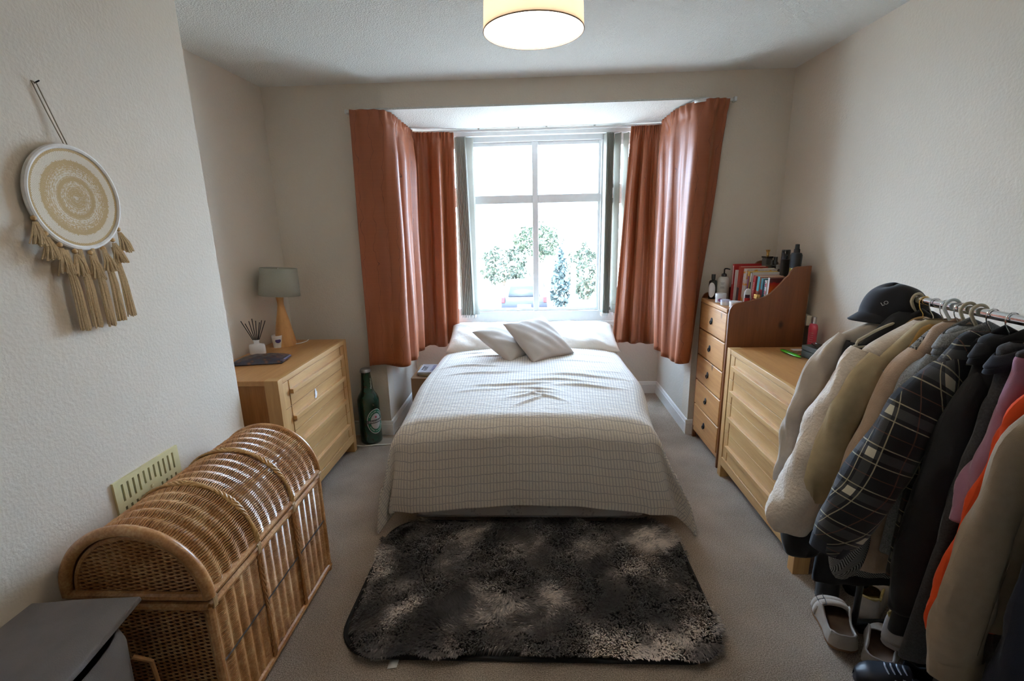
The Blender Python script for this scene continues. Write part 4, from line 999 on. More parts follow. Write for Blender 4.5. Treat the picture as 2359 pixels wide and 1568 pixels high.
# ================================================================== things on the tall pine chest
ZP = ZTp+.0005; ZS = 1.1705
def std_book(label, x, y, th, h, d, mats, lean=0., txt=None, txtmat=None, tsize=.02, cov=None):
    """standing book, spine to -x; y = near (camera) edge"""
    t = thing('book', label, 'book', (x, y, ZP), 0, 'paperbacks standing on the pine chest')
    Mx = Matrix.Rotation(lean, 4, 'X')
    MB().box(0, d, 0, .0012, 0, h).box(0, d, th-.0012, th, 0, h).tf(Mx).obj('cover', mats[1], t, smooth=0)
    MB().box(-.0012, .0006, 0, th, 0, h).tf(Mx).obj('spine', mats[0], t, smooth=0)
    MB().box(.0008, d-.003, .0013, th-.0013, .002, h-.002).tf(Mx).obj('pages', paper, t, smooth=0)
    if txt: text_mesh(txt, tsize, txtmat, 'title', t, Mx @ Matrix.Translation((-.0014, th/2, h*.55)) @ Matrix(((0, 0, -1, 0), (0, -1, 0, 0), (-1, 0, 0, 0), (0, 0, 0, 1))) @ Matrix.Rotation(0, 4, 'Z'))
    if cov: cov(t, Mx, th, h, d)
    return t
bc = lambda n, c: plain(n, c, .4, vary=.05, coat=.2)
red1, red2, dkb = bc('book_red', (.45, .02, .02)), bc('book_rust', (.42, .05, .03)), bc('book_dark', (.05, .02, .03))
crm, pur, blk_, cyn, tea, whi = bc('book_cream', (.62, .54, .42)), bc('book_purple', (.22, .04, .14)), bc('book_black', (.02, .02, .03)), bc('book_cyan', (.10, .45, .52)), bc('book_teal', (.04, .24, .29)), bc('book_white', (.72, .70, .68))
yel = bc('book_yellow', (.75, .50, .04)); sal = bc('book_salmon', (.60, .25, .18)); mar = bc('book_maroon', (.25, .03, .05)); org = bc('book_orange', (.75, .20, .02))
m, nt, b = nmat('floral_cover'); v = coords(nt, (30, 30, 30)); n1 = noise(nt, v, 1., 3); n2 = noise(nt, v, 2.3, 2)
nt.links.new(mixc(nt, ramp(nt, n1, [(.55, (0, 0, 0)), (.60, (1, 1, 1))]), ramp(nt, n2, [(.4, (.66, .60, .52)), (.6, (.55, .50, .52))]), (.70, .30, .03)), b.inputs['Base Color'])
m, nt, b = nmat('sunburst_cover'); v = coords(nt); sx = N(nt, 'ShaderNodeSeparateXYZ'); nt.links.new(v, sx.inputs[0])
nt.links.new(ramp(nt, mth(nt, 'ADD', mth(nt, 'MULTIPLY', sx.outputs[2], 6.), mth(nt, 'MULTIPLY', noise(nt, v, 60, 2), .2)), [(.25, (.75, .55, .02)), (.6, (.80, .20, .01)), (.95, (.55, .02, .02)), (1., (.1, .02, .02))]), b.inputs['Base Color'])
specs = [  # label, th, h, depth, mats, lean, text
 ('tall red book with white stripe, farthest in the row beside the pump bottle', .026, .236, .17, (red1, red1), 0, None),
 ('narrow grey-white book second in the row, between two red ones', .014, .200, .14, (whi, whi), .03, None),
 ('rust-red thick book with dark lower spine in the row', .034, .224, .165, (red2, red2), .05, None),
 ('cream floral paperback in the middle of the row', .046, .212, .185, (G['floral_cover'], G['floral_cover']), .07, None),
 ('purple book with yellow spine top in the row', .020, .200, .17, (pur, yel), .08, None),
 ('slim black and white book in the row beside the purple one', .016, .196, .175, (blk_, whi), .08, None),
 ('bright red book with white spine lettering in the row', .030, .178, .16, (red1, red1), .08, None),
 ('cyan and salmon book in the row, right of the bright red one', .030, .176, .15, (cyn, sal), .08, None),
 ('maroon and teal book lettered Si in the row', .026, .168, .14, (mar, tea), .08, None),
 ('white book with bold lettering, second nearest the side panel', .024, .158, .11, (whi, whi), .08, None),
 ('white-edged book with orange sunburst cover, nearest the side panel', .018, .176, .125, (whi, G['sunburst_cover']), .06, None)]
ylet = plain('spine_white', (.85, .84, .82), .5, vary=0); kr = plain('spine_redink', (.55, .03, .03), .5, vary=0)
Yc = 3.215; tot = sum(s_[1] for s_ in specs)
for i, (lb_, th, h_, d_, ms_, ln_, tx) in enumerate(specs):
    Yc -= th+.0012; f_ = (3.215-Yc)/.32; X_ = 1.292+.115*f_
    t = std_book(lb_, X_, Yc, th, h_, d_, ms_, ln_)
    Mx = Matrix.Rotation(ln_, 4, 'X'); Ms = lambda z: Mx @ Matrix.Translation((-.0016, th/2, z)) @ Matrix(((0, 0, -1, 0), (0, -1, 0, 0), (-1, 0, 0, 0), (0, 0, 0, 1)))
    SB = lambda z0, z1, mt, nm='spine_patch', e=.001: MB().box(-.0022, -.001, e, th-e, z0, z1).tf(Mx).obj(nm, mt, t, smooth=0)
    if i == 0: MB().box(-.0022, -.001, th*.35, th*.6, h_*.45, h_-.01).tf(Mx).obj('spine_stripe', ylet, t)
    if i == 2: SB(0, h_*.4, dkb)
    if i == 4: SB(h_*.86, h_, yel)
    if i == 5: SB(h_*.7, h_*.98, whi)
    if i == 6: text_mesh('SPICE KITCHEN' if False else 'HEALTH', .018, ylet, 'title', t, Ms(h_*.5)) if False else None
    if i == 7: SB(0, h_*.5, sal)
    if i == 8: SB(h_*.6, h_, tea); text_mesh('Si', .026, sal, 'title', t, Mx @ Matrix.Translation((-.0024, th/2, h_*.28)) @ Matrix(((0, 0, -1, 0), (-1, 0, 0, 0), (0, 1, 0, 0), (0, 0, 0, 1))))
    if i == 9:
        text_mesh('START WITH WHY', .0135, ink, 'title', t, Mx @ Matrix.Translation((-.0024, th*.62, h_*.5)) @ Matrix(((0, 0, -1, 0), (0, 1, 0, 0), (-1, 0, 0, 0), (0, 0, 0, 1)))) if False else None
        for z0 in (.02, .075, .12): MB().box(-.0023, -.0012, th*.1, th*.45, z0, z0+.022).tf(Mx).obj('spine_patch', kr, t)
        for k in range(12): MB().box(-.0023, -.0012, th*.55, th*.85, .015+k*.0115, .023+k*.0115).tf(Mx).obj('spine_letter', plain('ink_navy', (.10, .09, .18), .5), t)
    if i == 6:
        for k in range(11): MB().box(-.0023, -.0012, th*.3, th*.7, .03+k*.010, .036+k*.010).tf(Mx).obj('spine_letter', plain('spine_pink', (.75, .45, .42), .5), t)
def vial(name, label, cat, x, y, z, parts, group=None):
    t = thing(name, label, cat, (x, y, z), 0, group)
    for nm, pr, mt, kw in parts: MB().lathe(pr, seg=kw.pop('seg', 32), **kw).obj(nm, mt, t, smooth=45)
    return t
cream_w = plain('tub_white', (.78, .77, .78), .3, vary=.02, coat=.3); glossb = plain('gloss_black', (.010, .010, .012), .15, coat=.6)
bk = vial('bottle', 'small black bottle with round white label at the left end of the pine chest', 'bottle', 1.205, 3.275, ZP,
     [('body', [(.001, 0), (.024, 0), (.026, .004), (.026, .115), (.020, .125), (.011, .128), (.011, .135), (.001, .135)], glossb, {}), ('cap', [(.013, .134), (.0135, .165), (.001, .166)], glossb, {})])
disc_wrap(.026, .062, math.radians(-125), .024, .05, .0006).obj('label', cream_w, bk)
pm = vial('pump_bottle', 'translucent white pump bottle beside the red books', 'bottle', 1.262, 3.245, ZP,
     [('body', [(.001, 0), (.034, 0), (.037, .006), (.037, .125), (.033, .140), (.020, .150), (.014, .153), (.001, .153)], plain('milky_plastic', (.50, .49, .45), .3, vary=.04, coat=.2), {}),
      ('collar', [(.0165, .150), (.0165, .168), (.008, .174), (.001, .174)], glossb, {})])
MB().tube([(0, 0, .17), (0, 0, .202)], .0045, 10).tube([(0, 0, .202), (.012, -.006, .204), (.032, -.014, .199)], [.0055, .005, .0035], 8).obj('pump_head', glossb, pm)
for z_, w__ in ((.112, .018), (.104, .012), (.085, .016), (.078, .02)):
    m = MB(); m.quadgrid([[(.0376*math.cos(a), .0376*math.sin(a), z) for z in (z_, z_+.003)] for a in arcs(8, math.radians(-120)-w__/.037/2*1.4, math.radians(-120)+w__/.037/2*1.4)]).obj('label_line', plain('faint_ink', (.2, .2, .19), .6), pm)
j1 = vial('jar', 'taller white cream jar with red mark, left of the small tubs', 'jar', 1.205, 3.125, ZP,
     [('body', [(.001, 0), (.031, 0), (.032, .003), (.032, .036), (.001, .036)], cream_w, {}), ('lid', [(.0335, .034), (.0335, .056), (.032, .058), (.001, .058)], cream_w, {})])
disc_wrap(.032, .018, math.radians(-110), .016, .011, .0006).obj('label', plain('label_redblue', (.30, .10, .28), .5), j1)
j2 = vial('jar', 'small white tub in the middle, on the front edge of the pine chest', 'jar', 1.195, 3.022, ZP,
     [('body', [(.001, 0), (.026, 0), (.027, .003), (.027, .022), (.001, .022)], cream_w, {}), ('lid', [(.028, .021), (.028, .033), (.001, .034)], plain('lid_lilac', (.66, .66, .80), .3), {})])
j3 = vial('jar', 'low white tub on the pine chest, nearest the curved side panel', 'jar', 1.222, 2.935, ZP,
     [('body', [(.001, 0), (.032, 0), (.033, .003), (.033, .024), (.001, .024)], cream_w, {}), ('lid', [(.0345, .023), (.0345, .036), (.001, .037)], cream_w, {})])
dd = vial('deodorant', 'white roll-on deodorant with red label in front of the books', 'deodorant', 1.325, 3.015, ZP,
     [('body', [(.001, 0), (.023, 0), (.024, .006), (.022, .05), (.0205, .062), (.001, .062)], cream_w, {'sy': .7}), ('cap', [(.0215, .062), (.020, .080), (.012, .098), (.001, .102)], cream_w, {'sy': .7})])
m = MB(); m.quadgrid([[(.0255*math.cos(a), .0190*math.sin(a), z) for z in (.006, .045)] for a in arcs(10, math.radians(-150), math.radians(-70))]).obj('label', kr, dd)
m = MB(); m.quadgrid([[(.0240*math.cos(a), .0180*math.sin(a), z) for z in (.045, .065)] for a in arcs(10, math.radians(-145), math.radians(-75))]).obj('label_panel', plain('dark_plum', (.06, .02, .05), .4), dd)
gp = thing('perfume_bottle', 'small perfume bottle with square gold cap in front of the books', 'perfume bottle', (1.36, 2.965, ZP), .35)
MB().box(-.022, .022, -.014, .014, 0, .042).obj('body', plain('amber_glass', (.30, .14, .05), .08, coat=1), gp, bevel=.004)
MB().box(-.014, .014, -.014, .014, .044, .074).obj('cap', gold, gp, bevel=.003)
# perfumes on the upper shelf
p1 = thing('perfume_bottle', 'clear perfume bottle with flared gold stopper on the upper pine shelf', 'perfume bottle', (1.545, 3.275, ZS), .1, 'perfumes on the upper shelf')
MB().box(-.022, .022, -.028, .028, 0, .125).obj('body', plain('smoke_glass', (.10, .095, .09), .06, coat=1), p1, bevel=.005)
MB().box(-.024, .024, -.030, .030, .125, .137).obj('shoulder', glossb, p1, bevel=.002)
MB().lathe([(.007, .137), (.009, .15), (.0075, .158), (.015, .178), (.001, .178)], seg=20).obj('stopper', gold, p1)
p2 = thing('perfume_bottle', 'square black perfume bottle with lettered front on the upper pine shelf', 'perfume bottle', (1.535, 3.185, ZS), .05, 'perfumes on the upper shelf')
MB().box(-.024, .024, -.040, .036, 0, .088).obj('body', glossb, p2, bevel=.006)
for z in (.05, .038): MB().box(-.0246, -.0238, -.034, -.010, z, z+.003).obj('print', plain('print_grey', (.35, .35, .36), .5), p2)
MB().lathe([(.011, .088), (.011, .118), (.001, .119)], seg=16).obj('cap', glossb, p2)
p3 = thing('perfume_bottle', 'brown glass perfume bottle with clear cap beside the black can', 'perfume bottle', (1.535, 3.10, ZS), .1, 'perfumes on the upper shelf')
MB().box(-.02, .02, -.026, .026, 0, .072).obj('body', plain('brown_glass', (.05, .035, .03), .08, coat=1), p3, bevel=.006)
MB().lathe([(.014, .072), (.014, .096), (.001, .097)], seg=20).obj('cap', plain('clear_cap', (.30, .28, .26), .05, coat=1), p3)
p4 = vial('perfume_bottle', 'dark round bottle at the back of the upper pine shelf', 'perfume bottle', 1.575, 3.225, ZS, [('body', [(.001, 0), (.018, 0), (.018, .10), (.012, .106), (.012, .136), (.001, .137)], glossb, {'seg': 20})], 'perfumes on the upper shelf')
p5 = vial('spray_can', 'tall black aerosol can beside the big spray bottle on the upper shelf', 'spray can', 1.540, 3.035, ZS, [('body', [(.001, 0), (.024, 0), (.025, .004), (.025, .135), (.001, .136)], plain('can_grey', (.035, .032, .03), .35), {}), ('cap', [(.0245, .136), (.0245, .188), (.022, .192), (.001, .192)], glossb, {})])
p6 = thing('spray_bottle', 'black spray bottle over a yellow glass base at the end of the upper shelf', 'spray bottle', (1.545, 2.925, ZS), .05)
MB().lathe([(.001, 0), (.036, 0), (.037, .01), (.037, .095), (.001, .1)], seg=32, sx=.7).obj('base', plain('yellow_glass', (.42, .36, .05), .08, coat=1), p6, smooth=50)
MB().lathe([(.038, .092), (.040, .10), (.040, .165), (.034, .178), (.015, .182), (.001, .182)], seg=32, sx=.7).obj('body', plain('matt_black', (.018, .018, .02), .55), p6, smooth=50)
MB().lathe([(.017, .180), (.016, .200), (.0125, .202), (.011, .228), (.001, .230)], seg=20).obj('nozzle', G['matt_black'], p6)
for i, (z0, z1, yy, lb_) in enumerate(((1.02, 1.11, 3.0, 'upper paper bundle wedged behind the pine chest, by the wall'), (.93, .99, 2.94, 'lower paper bundle wedged behind the pine chest, by the wall'))):
    o = MB().box(1.612, 1.640, yy-.08, yy+.02, z0, z1).rot(.05, 'X', (1.62, yy, z0)).obj('papers', paper, bevel=.002); tag(o, lb_, 'papers', 'papers behind the pine chest')

# ================================================================== things on the right chest
sb = thing('shampoo_bottle', 'red-pink toiletry bottle with silver cap at the back of the right chest', 'bottle', (1.585, 2.735, ZC), -.2)
pk = plain('bottle_pink', (.60, .06, .10), .35, vary=.08, coat=.3)
MB().lathe([(.001, 0), (.030, 0), (.034, .006), (.034, .09), (.036, .12), (.031, .142), (.018, .152), (.001, .152)], seg=32, sx=.62).obj('body', pk, sb, smooth=50)
MB().lathe([(.017, .150), (.0165, .188), (.001, .189)], seg=24, sx=.7).obj('cap', plain('silver_cap', (.6, .6, .62), .2, .8), sb)
m = MB(); m.quadgrid([[(.0217*math.cos(a)-.0, .0346*math.sin(a), z) for z in (.004, .105)] for a in arcs(6, math.radians(95), math.radians(165))]).obj('label_side', plain('label_blue', (.06, .18, .42), .4), sb)
for k in range(5):
    m = MB(); m.quadgrid([[(.0222*math.cos(a), .0352*math.sin(a), z) for z in (.05+k*.012, .052+k*.012)] for a in arcs(6, math.radians(200), math.radians(250))]).obj('print', plain('print_pale', (.6, .35, .38), .5), sb)
bx = thing('case', 'dark green-grey hinged case on the right chest, sunglasses on it', 'case', (1.525, 2.50, ZC), math.radians(8))
dg_ = plain('case_green', (.055, .058, .045), .6)
MB().box(-.06, .06, -.10, .10, 0, .038).obj('body', dg_, bx, bevel=.005); MB().box(-.0605, .0605, -.1005, .1005, .0385, .066).obj('lid', dg_, bx, bevel=.005)
sg = thing('sunglasses', 'black sunglasses lying on the dark case', 'sunglasses', (1.520, 2.50, ZC+.067), math.radians(98))
gl_ = plain('dark_lens', (.01, .01, .012), .06, coat=1)
for s_ in (-1, 1):
    MB().lathe([(.001, 0), (.027, .001), (.028, .003), (.001, .005)], (0, 0, 0), 28, sx=1.05, sy=.85).tf(Matrix.Translation((s_*.034, 0, .012)) @ Matrix.Rotation(.25, 4, 'X')).obj('lens', gl_, sg)
    MB().tube([(s_*.034+.029*math.cos(t), .024*math.sin(t), .013+.006*math.sin(t)) for t in arcs(28, 0, 2*PI)[:-1]], .0022, 6, closed=True).obj('rim', glossb, sg)
    MB().tube([(s_*.062, .005, .018), (s_*.060, .03, .012), (s_*.02, .035, .004)], .002, 6).obj('temple', glossb, sg)
MB().tube([(-.008, .004, .016), (0, .008, .019), (.008, .004, .016)], .0018, 6).obj('bridge', glossb, sg)
gc = thing('comb_case', 'bright green plastic folding comb on the right chest', 'comb', (1.415, 2.625, ZC), math.radians(-82))
P = [[(x, s_*.015*(1-abs(x/.085)**4)**.5*math.cos(a), .008+.007*math.sin(a)*(1-abs(x/.085)**4)**.5) for a in arcs(14, 0, 2*PI)[:-1] for s_ in (1,)] for x in arcs(24, -.0849, .0849)]
m = MB(); m.quadgrid(P, closev=True); m.obj('handle', plain('green_plastic', (.10, .55, .03), .25, coat=.5), gc, smooth=180)
MB().box(-.06, .02, -.004, .004, .0135, .0165).obj('slot', plain('green_dark', (.02, .22, .02), .4), gc, bevel=.001)
m = MB()
for k in range(30):
    t = 2*PI*k/30; m.lathe([(.001, -.003), (.003, 0), (.001, .003)], (.034*math.cos(t), .024*math.sin(t), .0035), 6)
o = m.obj('bead_bracelet', plain('beads', (.12, .12, .10), .25, coat=.6)); o.location = (1.470, 2.575, ZC); tag(o, 'beaded bracelet on the right chest in front of the dark case', 'bracelet')
o = MB().tube([(.024*math.cos(t), .018*math.sin(t), .003+.002*math.sin(5*t)) for t in arcs(40, 0, 2*PI)[:-1]], .0022, 6, closed=True).obj('chain_bracelet', plain('dull_chain', (.28, .26, .20), .4, .6)); o.location = (1.465, 2.66, ZC); tag(o, 'thin chain bracelet on the right chest by the comb', 'bracelet')
o = MB().box(-.03, .03, -.02, .02, 0, .001).obj('note', plain('paper_white', (.7, .7, .7), .8), loc=(1.505, 2.725, ZC)); tag(o, 'small white slip of paper beside the toiletry bottle', 'paper')
tw = thing('nail_clipper', 'metal nail clipper on the right chest beside the dark case', 'nail clipper', (1.455, 2.445, ZC), math.radians(20))
MB().box(-.035, .035, -.005, .005, 0, .004).box(-.035, .030, -.004, .004, .006, .008).obj('levers', plain('steel', (.5, .48, .45), .3, .9), tw, bevel=.001)
MB().lathe([(.004, 0), (.004, .011), (.001, .012)], (-.03, 0, 0), 10).obj('pivot', G['steel'], tw)
o = MB().box(-.09, .09, -.07, .07, 0, .003).obj('envelope', plain('kraft', (.40, .29, .20), .8), loc=(1.50, 2.33, ZC)); o.rotation_euler = (0, 0, .15); tag(o, 'brown paper envelope at the near end of the right chest', 'envelope')

# ================================================================== clothes rack
RX, RZ = 1.21, 1.29
rk = thing('clothes_rack', 'chrome clothes rail on the right, hung full of coats', 'clothes rack', (RX, 1.0, 0))
MB().tube([(0, .60, RZ), (0, -.62, RZ)], .0125, 20).obj('hanging_rail', chrome, rk)
for y in (.60, -.62): MB().tube([(0, y, RZ), (0, y+.003*(1 if y > 0 else -1), RZ)], .017, 16).obj('end_cap', glossb, rk)
for y in (.585, -.60):
    MB().tube([(0, y, RZ-.005), (0, y, .045)], .011, 14).obj('post', black_pl, rk)
    MB().tube([(-.012, y, .045), (.36, y, .045)], .011, 12).obj('foot_bar', black_pl, rk)
    for x in (.03, .35): MB().tube([(x-.001, y-.012, .022), (x-.001, y+.012, .022)], .021, 14).obj('castor', glossb, rk)

velvet = plain('cream_velvet', (.50, .44, .31), .8, sheen=.3)
def hanger(y, kind, label, zsh=1.20, half=.06, rot=0., r=None, droop=0.):
    t = thing('clothes_hanger', label, 'clothes hanger', (RX, y, RZ), rot, 'clothes hangers on the rail')
    m_, R1_, rr = {'velvet': (velvet, .021, .0046), 'wire': (chrome, .017, .0017), 'gold': (gold, .016, .0017), 'clear': (plain('milky_clear', (.62, .68, .68), .25, coat=.3), .022, .0045)}[kind]
    hk = [(R1_*math.cos(a), 0, R1_*math.sin(a)-.002) for a in arcs(16, math.radians(-15), math.radians(190))]
    hk += [(-.012, 0, -.022), (.0, 0, -.040), (0, 0, -.052)]
    MB().tube(smooth_path(hk, 50), rr, 8).obj('hook', m_, t)
    zb = -.052; dz = zsh-RZ
    arm = smooth_path([(-half, 0, dz-droop), (-half*.6, 0, dz*.62-droop*.6+zb*.2), (-.02, 0, zb-.004), (0, 0, zb), (.02, 0, zb-.004), (half*.6, 0, dz*.62+zb*.2+droop*.6), (half, 0, dz+droop)], 40)
    mt = m_ if kind in ('velvet', 'clear') else plain('hanger_wood', (.45, .28, .12), .5)
    MB().tube(arm, .0045, 8).obj('shoulder_bar', mt, t)
    if kind == 'velvet': MB().tube(smooth_path([(-half, 0, dz-droop), (-half-.004, 0, dz-droop-.014), (-half+.015, 0, dz-droop-.022), (half-.015, 0, dz+droop-.022), (half+.004, 0, dz+droop-.014), (half, 0, dz+droop)], 30), .0038, 8).obj('trouser_bar', mt, t)
    return t

def tube_grid(path, uvs=True, n=44, m=28, wr=.004, seed=0, close_end=True, cuff=None, flat=.62):
    """path rows: x, y, z, half-width, (half-depth) -> elliptical sleeve"""
    P5 = smooth_path(path, n); r_ = np.random.default_rng(seed); ph = r_.uniform(0, 6, 6)
    C = P5[:, :3]; T = np.gradient(C, axis=0); T /= np.linalg.norm(T, axis=1)[:, None]
    d = np.r_[0, np.cumsum(np.linalg.norm(np.diff(C, axis=0), axis=1))]
    out = np.zeros((n, m+1, 3)); UV = np.zeros((n, m+1, 2))
    for i in range(n):
        t = T[i]; yv = np.array([0, 1, 0]) - t*t[1]; yv /= np.linalg.norm(yv); xv = np.cross(yv, t)
        w_ = P5[i, 3]; hgt = w_*flat
        for k in range(m+1):
            a = 2*PI*k/m; q = 1+(wr/max(w_, .02))*(math.sin(3*a+ph[0]+d[i]*22)+.8*math.sin(2*a+ph[1]-d[i]*31)+.5*math.sin(5*a+ph[2]+d[i]*47))
            if cuff and d[-1]-d[i] < cuff: q *= .97
            ca, sa = math.cos(a), math.sin(a)
            out[i, k] = C[i]+xv*(w_*q*math.copysign(abs(ca)**.9, ca))+yv*(hgt*q*math.copysign(abs(sa)**.9, sa))
            UV[i, k] = (a*(w_+hgt)/2*1.05, d[i])
    return out, UV
def sleeve(path, mat, parent, name='sleeve', **kw):
    P, UV = tube_grid(path, **kw)
    e = P[-1]; c_ = e.mean(axis=0); inner = c_+(e-c_)*.86; deep = inner+(P[-3].mean(axis=0)-c_)*1.2
    P = np.concatenate([P, inner[None], deep[None]]); UV = np.concatenate([UV, UV[-1:], UV[-1:]])
    return link_mesh(name, grid_mesh(name, P, UV), mat, parent, smooth=180)
def garment(name, label, cat, y, mat, slv, zn=1.235, sh=(.98, 1.14), zb=.5, hb=.235, th=.034, seed=0, collar=None, wr=.004, right=True, flat=.62, extra=None, collar_h=.05, cuff=None, body_open=False):
    """slv: list of (x, z, half-width[, dy]) for the sleeve nearest the room"""
    t = thing(name, label, cat, (0, y, 0), 0, 'coats and tops on the clothes rail')
    r_ = np.random.default_rng(seed+50); ph = r_.uniform(0, 6, 6)
    hs_ = RX-sh[0]
    prof = [(zn+.004, .050, th*.5), (zn-.012, .075, th*.75), (zn-.5*(zn-sh[1]), .5*(.06+hs_), th*.95), (sh[1]+.005, hs_*.93, th), (sh[1]-.035, hs_*.99, th), (sh[1]-.15, hs_*.93, th*1.1), ((sh[1]+zb)/2, (hs_+hb)/2, th*1.1), (zb+.02, hb, th), (zb, hb*.985, th*.85)]
    S_ = smooth_path(prof, 46); m = 56; P = np.zeros((46, m+1, 3)); UV = np.zeros((46, m+1, 2))
    for i, (z, hw_, ht) in enumerate(S_):
        k_ = min(1, max(0, (sh[1]-z)/.3))
        for k in range(m+1):
            a = 2*PI*k/m; ca, sa = math.cos(a), math.sin(a)
            f_ = 1+k_*(.10*math.sin(7*ca*2+ph[0]+z*3)+.07*math.sin(13*ca+ph[1]-z*2))
            P[i, k] = (RX+hw_*math.copysign(abs(ca)**.8, ca), ht*f_*math.copysign(abs(sa)**.75, sa), z)
            UV[i, k] = (hw_*(1-ca)*(1 if sa > 0 else -1), z)
    inner = P[-1]*1.; inner[:, 0] = RX+(inner[:, 0]-RX)*.95; inner[:, 1] *= .7; dp = inner.copy(); dp[:, 2] += .08
    P = np.concatenate([P, inner[None], dp[None]]); UV = np.concatenate([UV, UV[-1:], UV[-1:]])
    link_mesh('body', grid_mesh('body', P, UV), mat, t, smooth=180)
    rows = [(p[0], p[3] if len(p) > 3 else 0., p[1], p[2]) for p in slv]
    sleeve(rows, mat, t, seed=seed, wr=wr, flat=flat)
    if right: sleeve([(min(1.62, 2*RX-p[0]), p[1]+.0, p[2], min(p[3], max(.012, 1.645-(2*RX-p[0]))*1.)) for p in rows], mat, t, seed=seed+1, wr=wr, flat=.5)
    if collar:
        cm, cr_, chh = collar
        P2 = []
        for i in range(9):
            v_ = i/8; row = []
            for k in range(33):
                a = 2*PI*k/32; up_ = math.sin(min(1, v_*1.8)*PI/2); fold = max(0, v_-.45)
                rr = cr_*(1.12-.22*up_+.42*fold)
                row.append((RX+rr*1.45*math.cos(a), rr*.46*math.sin(a), zn-.035+chh*up_-chh*1.3*fold-.030*abs(math.cos(a))*1.4))
            P2.append(row)
        link_mesh('collar', grid_mesh('collar', P2), cm, t, smooth=180, solid=.004)
    return t
fab = lambda n, c, **k: plain(n, c, k.pop('rough', .9), vary=k.pop('vary', .06), vscale=k.pop('vscale', 40), bmp=k.pop('bmp', .25), bscale=k.pop('bscale', 500), sheen=k.pop('sheen', .15))
taupe = fab('taupe_cotton', (.50, .43, .36)); fleece = fab('cream_fleece', (.72, .62, .53), bmp=1., bscale=120, sheen=.5); khaki = fab('khaki_twill', (.45, .36, .22))
blush = fab('blush_wool', (.46, .33, .24), bmp=.5, bscale=300, sheen=.4); marl = fab('grey_marl', (.22, .23, .24), vary=.4, vscale=300); blackf = fab('black_wool', (.014, .014, .018)); navyf = fab('navy_black', (.018, .020, .032))
charc = fab('charcoal_knit', (.045, .045, .05), vary=.3, vscale=200); pinkf = fab('mauve_knit', (.38, .19, .28), sheen=.4); orange = fab('orange_cotton', (.80, .075, .012), bmp=.1); beige = fab('beige_cotton', (.34, .26, .185)); mustard = fab('mustard_cotton', (.42, .24, .07))
deepn = fab('deep_navy', (.010, .012, .028))
g1 = garment('coat', 'taupe shirt-coat hanging farthest along the rail over the oak chest', 'coat', 1.590, taupe, [(1.03, 1.165, .030), (.985, 1.09, .048), (.945, .97, .052), (.912, .86, .050), (.892, .75, .034), (.866, .64, .014)], sh=(.995, 1.165), zb=.62, hb=.16, th=.024, seed=1, wr=.005, collar=(taupe, .045, .04))
sleeve([(1.06, .02, 1.13, .03), (1.0, .02, 1.0, .04), (.95, .02, .83, .035), (.905, .02, .68, .02)], taupe, g1, name='front_panel', seed=31, wr=.006)
garment('coat', 'long black coat behind the cream fleece, reaching lowest on the left', 'coat', 1.552, blackf, [(1.06, 1.15, .045), (1.03, 1.0, .05), (1.0, .8, .06), (.975, .60, .07), (.955, .46, .078), (.965, .385, .066)], sh=(1.04, 1.135), zb=.275, hb=.20, th=.032, seed=2, zn=1.25, collar=(blackf, .05, .055))
g2 = garment('fleece_jacket', 'cream teddy fleece jacket with thick fluffy sleeve', 'jacket', 1.485, fleece, [(1.04, 1.135, .045), (1.005, 1.06, .062), (.965, .94, .070), (.928, .80, .074), (.893, .66, .080), (.868, .575, .075), (.862, .515, .052)], sh=(1.01, 1.145), zb=.52, hb=.20, th=.040, seed=3, zn=1.235, wr=.006, flat=.75, collar=(fleece, .060, .045))
garment('herringbone_coat', 'grey herringbone coat showing only low down below the plaid cuff', 'coat', 1.40, G['herringbone_wool'], [(1.08, 1.10, .045), (1.05, .9, .05), (1.03, .7, .055), (1.010, .55, .058), (1.005, .45, .050), (1.01, .405, .03)], sh=(1.04, 1.12), zb=.42, hb=.19, th=.025, seed=12)
garment('jacket', 'mustard brown jacket, thin strip between khaki and blush sleeves', 'jacket', 1.43, mustard, [(1.10, 1.10, .035), (1.07, 1.0, .04), (1.03, .85, .042), (1.0, .7, .04)], sh=(1.07, 1.12), zb=.6, hb=.15, th=.02, seed=13)
g3 = garment('khaki_jacket', 'khaki twill jacket with buttoned cuff in front of the fleece', 'jacket', 1.445, khaki, [(1.06, 1.12, .050), (1.015, 1.055, .052), (.975, .975, .058), (.955, .88, .057), (.930, .78, .060), (.915, .70, .050), (.915, .655, .044)], sh=(1.03, 1.125), zb=.60, hb=.17, th=.026, seed=4, zn=1.245, wr=.003, collar=(khaki, .046, .04))
P, UV = tube_grid([(.917, 0, .705, .0535), (.915, 0, .655, .046)], n=8, wr=0.); link_mesh('cuff', grid_mesh('cuff', P, UV), khaki, g3, smooth=180)
MB().lathe([(.001, 0), (.0085, 0), (.0085, .003), (.001, .004)], seg=16).rot(PI/2, 'X').tf(Matrix.Translation((.938, -.036, .678))).obj('cuff_button', plain('button_dark', (.03, .02, .02), .4), g3)
MB().tube([(.945, -.030, .79), (.938, -.036, .73), (.935, -.036, .665)], .0025, 6).obj('cuff_placket', khaki, g3)
g5 = garment('wool_coat', 'blush beige wool coat between khaki jacket and grey hood', 'coat', 1.385, blush, [(1.12, 1.155, .045), (1.085, 1.10, .055), (1.055, 1.0, .058), (1.025, .88, .060), (.995, .75, .060), (.965, .62, .058), (.945, .53, .045)], sh=(1.09, 1.16), zb=.45, hb=.17, th=.026, seed=5, zn=1.25, wr=.002, collar=(blush, .05, .05))
MB().tube([(.915, -.02, .545), (.935, -.035, .53), (.965, -.035, .528), (.985, -.02, .54)], .006, 8).obj('cuff_trim', plain('cream_trim', (.55, .48, .36), .8), g5)
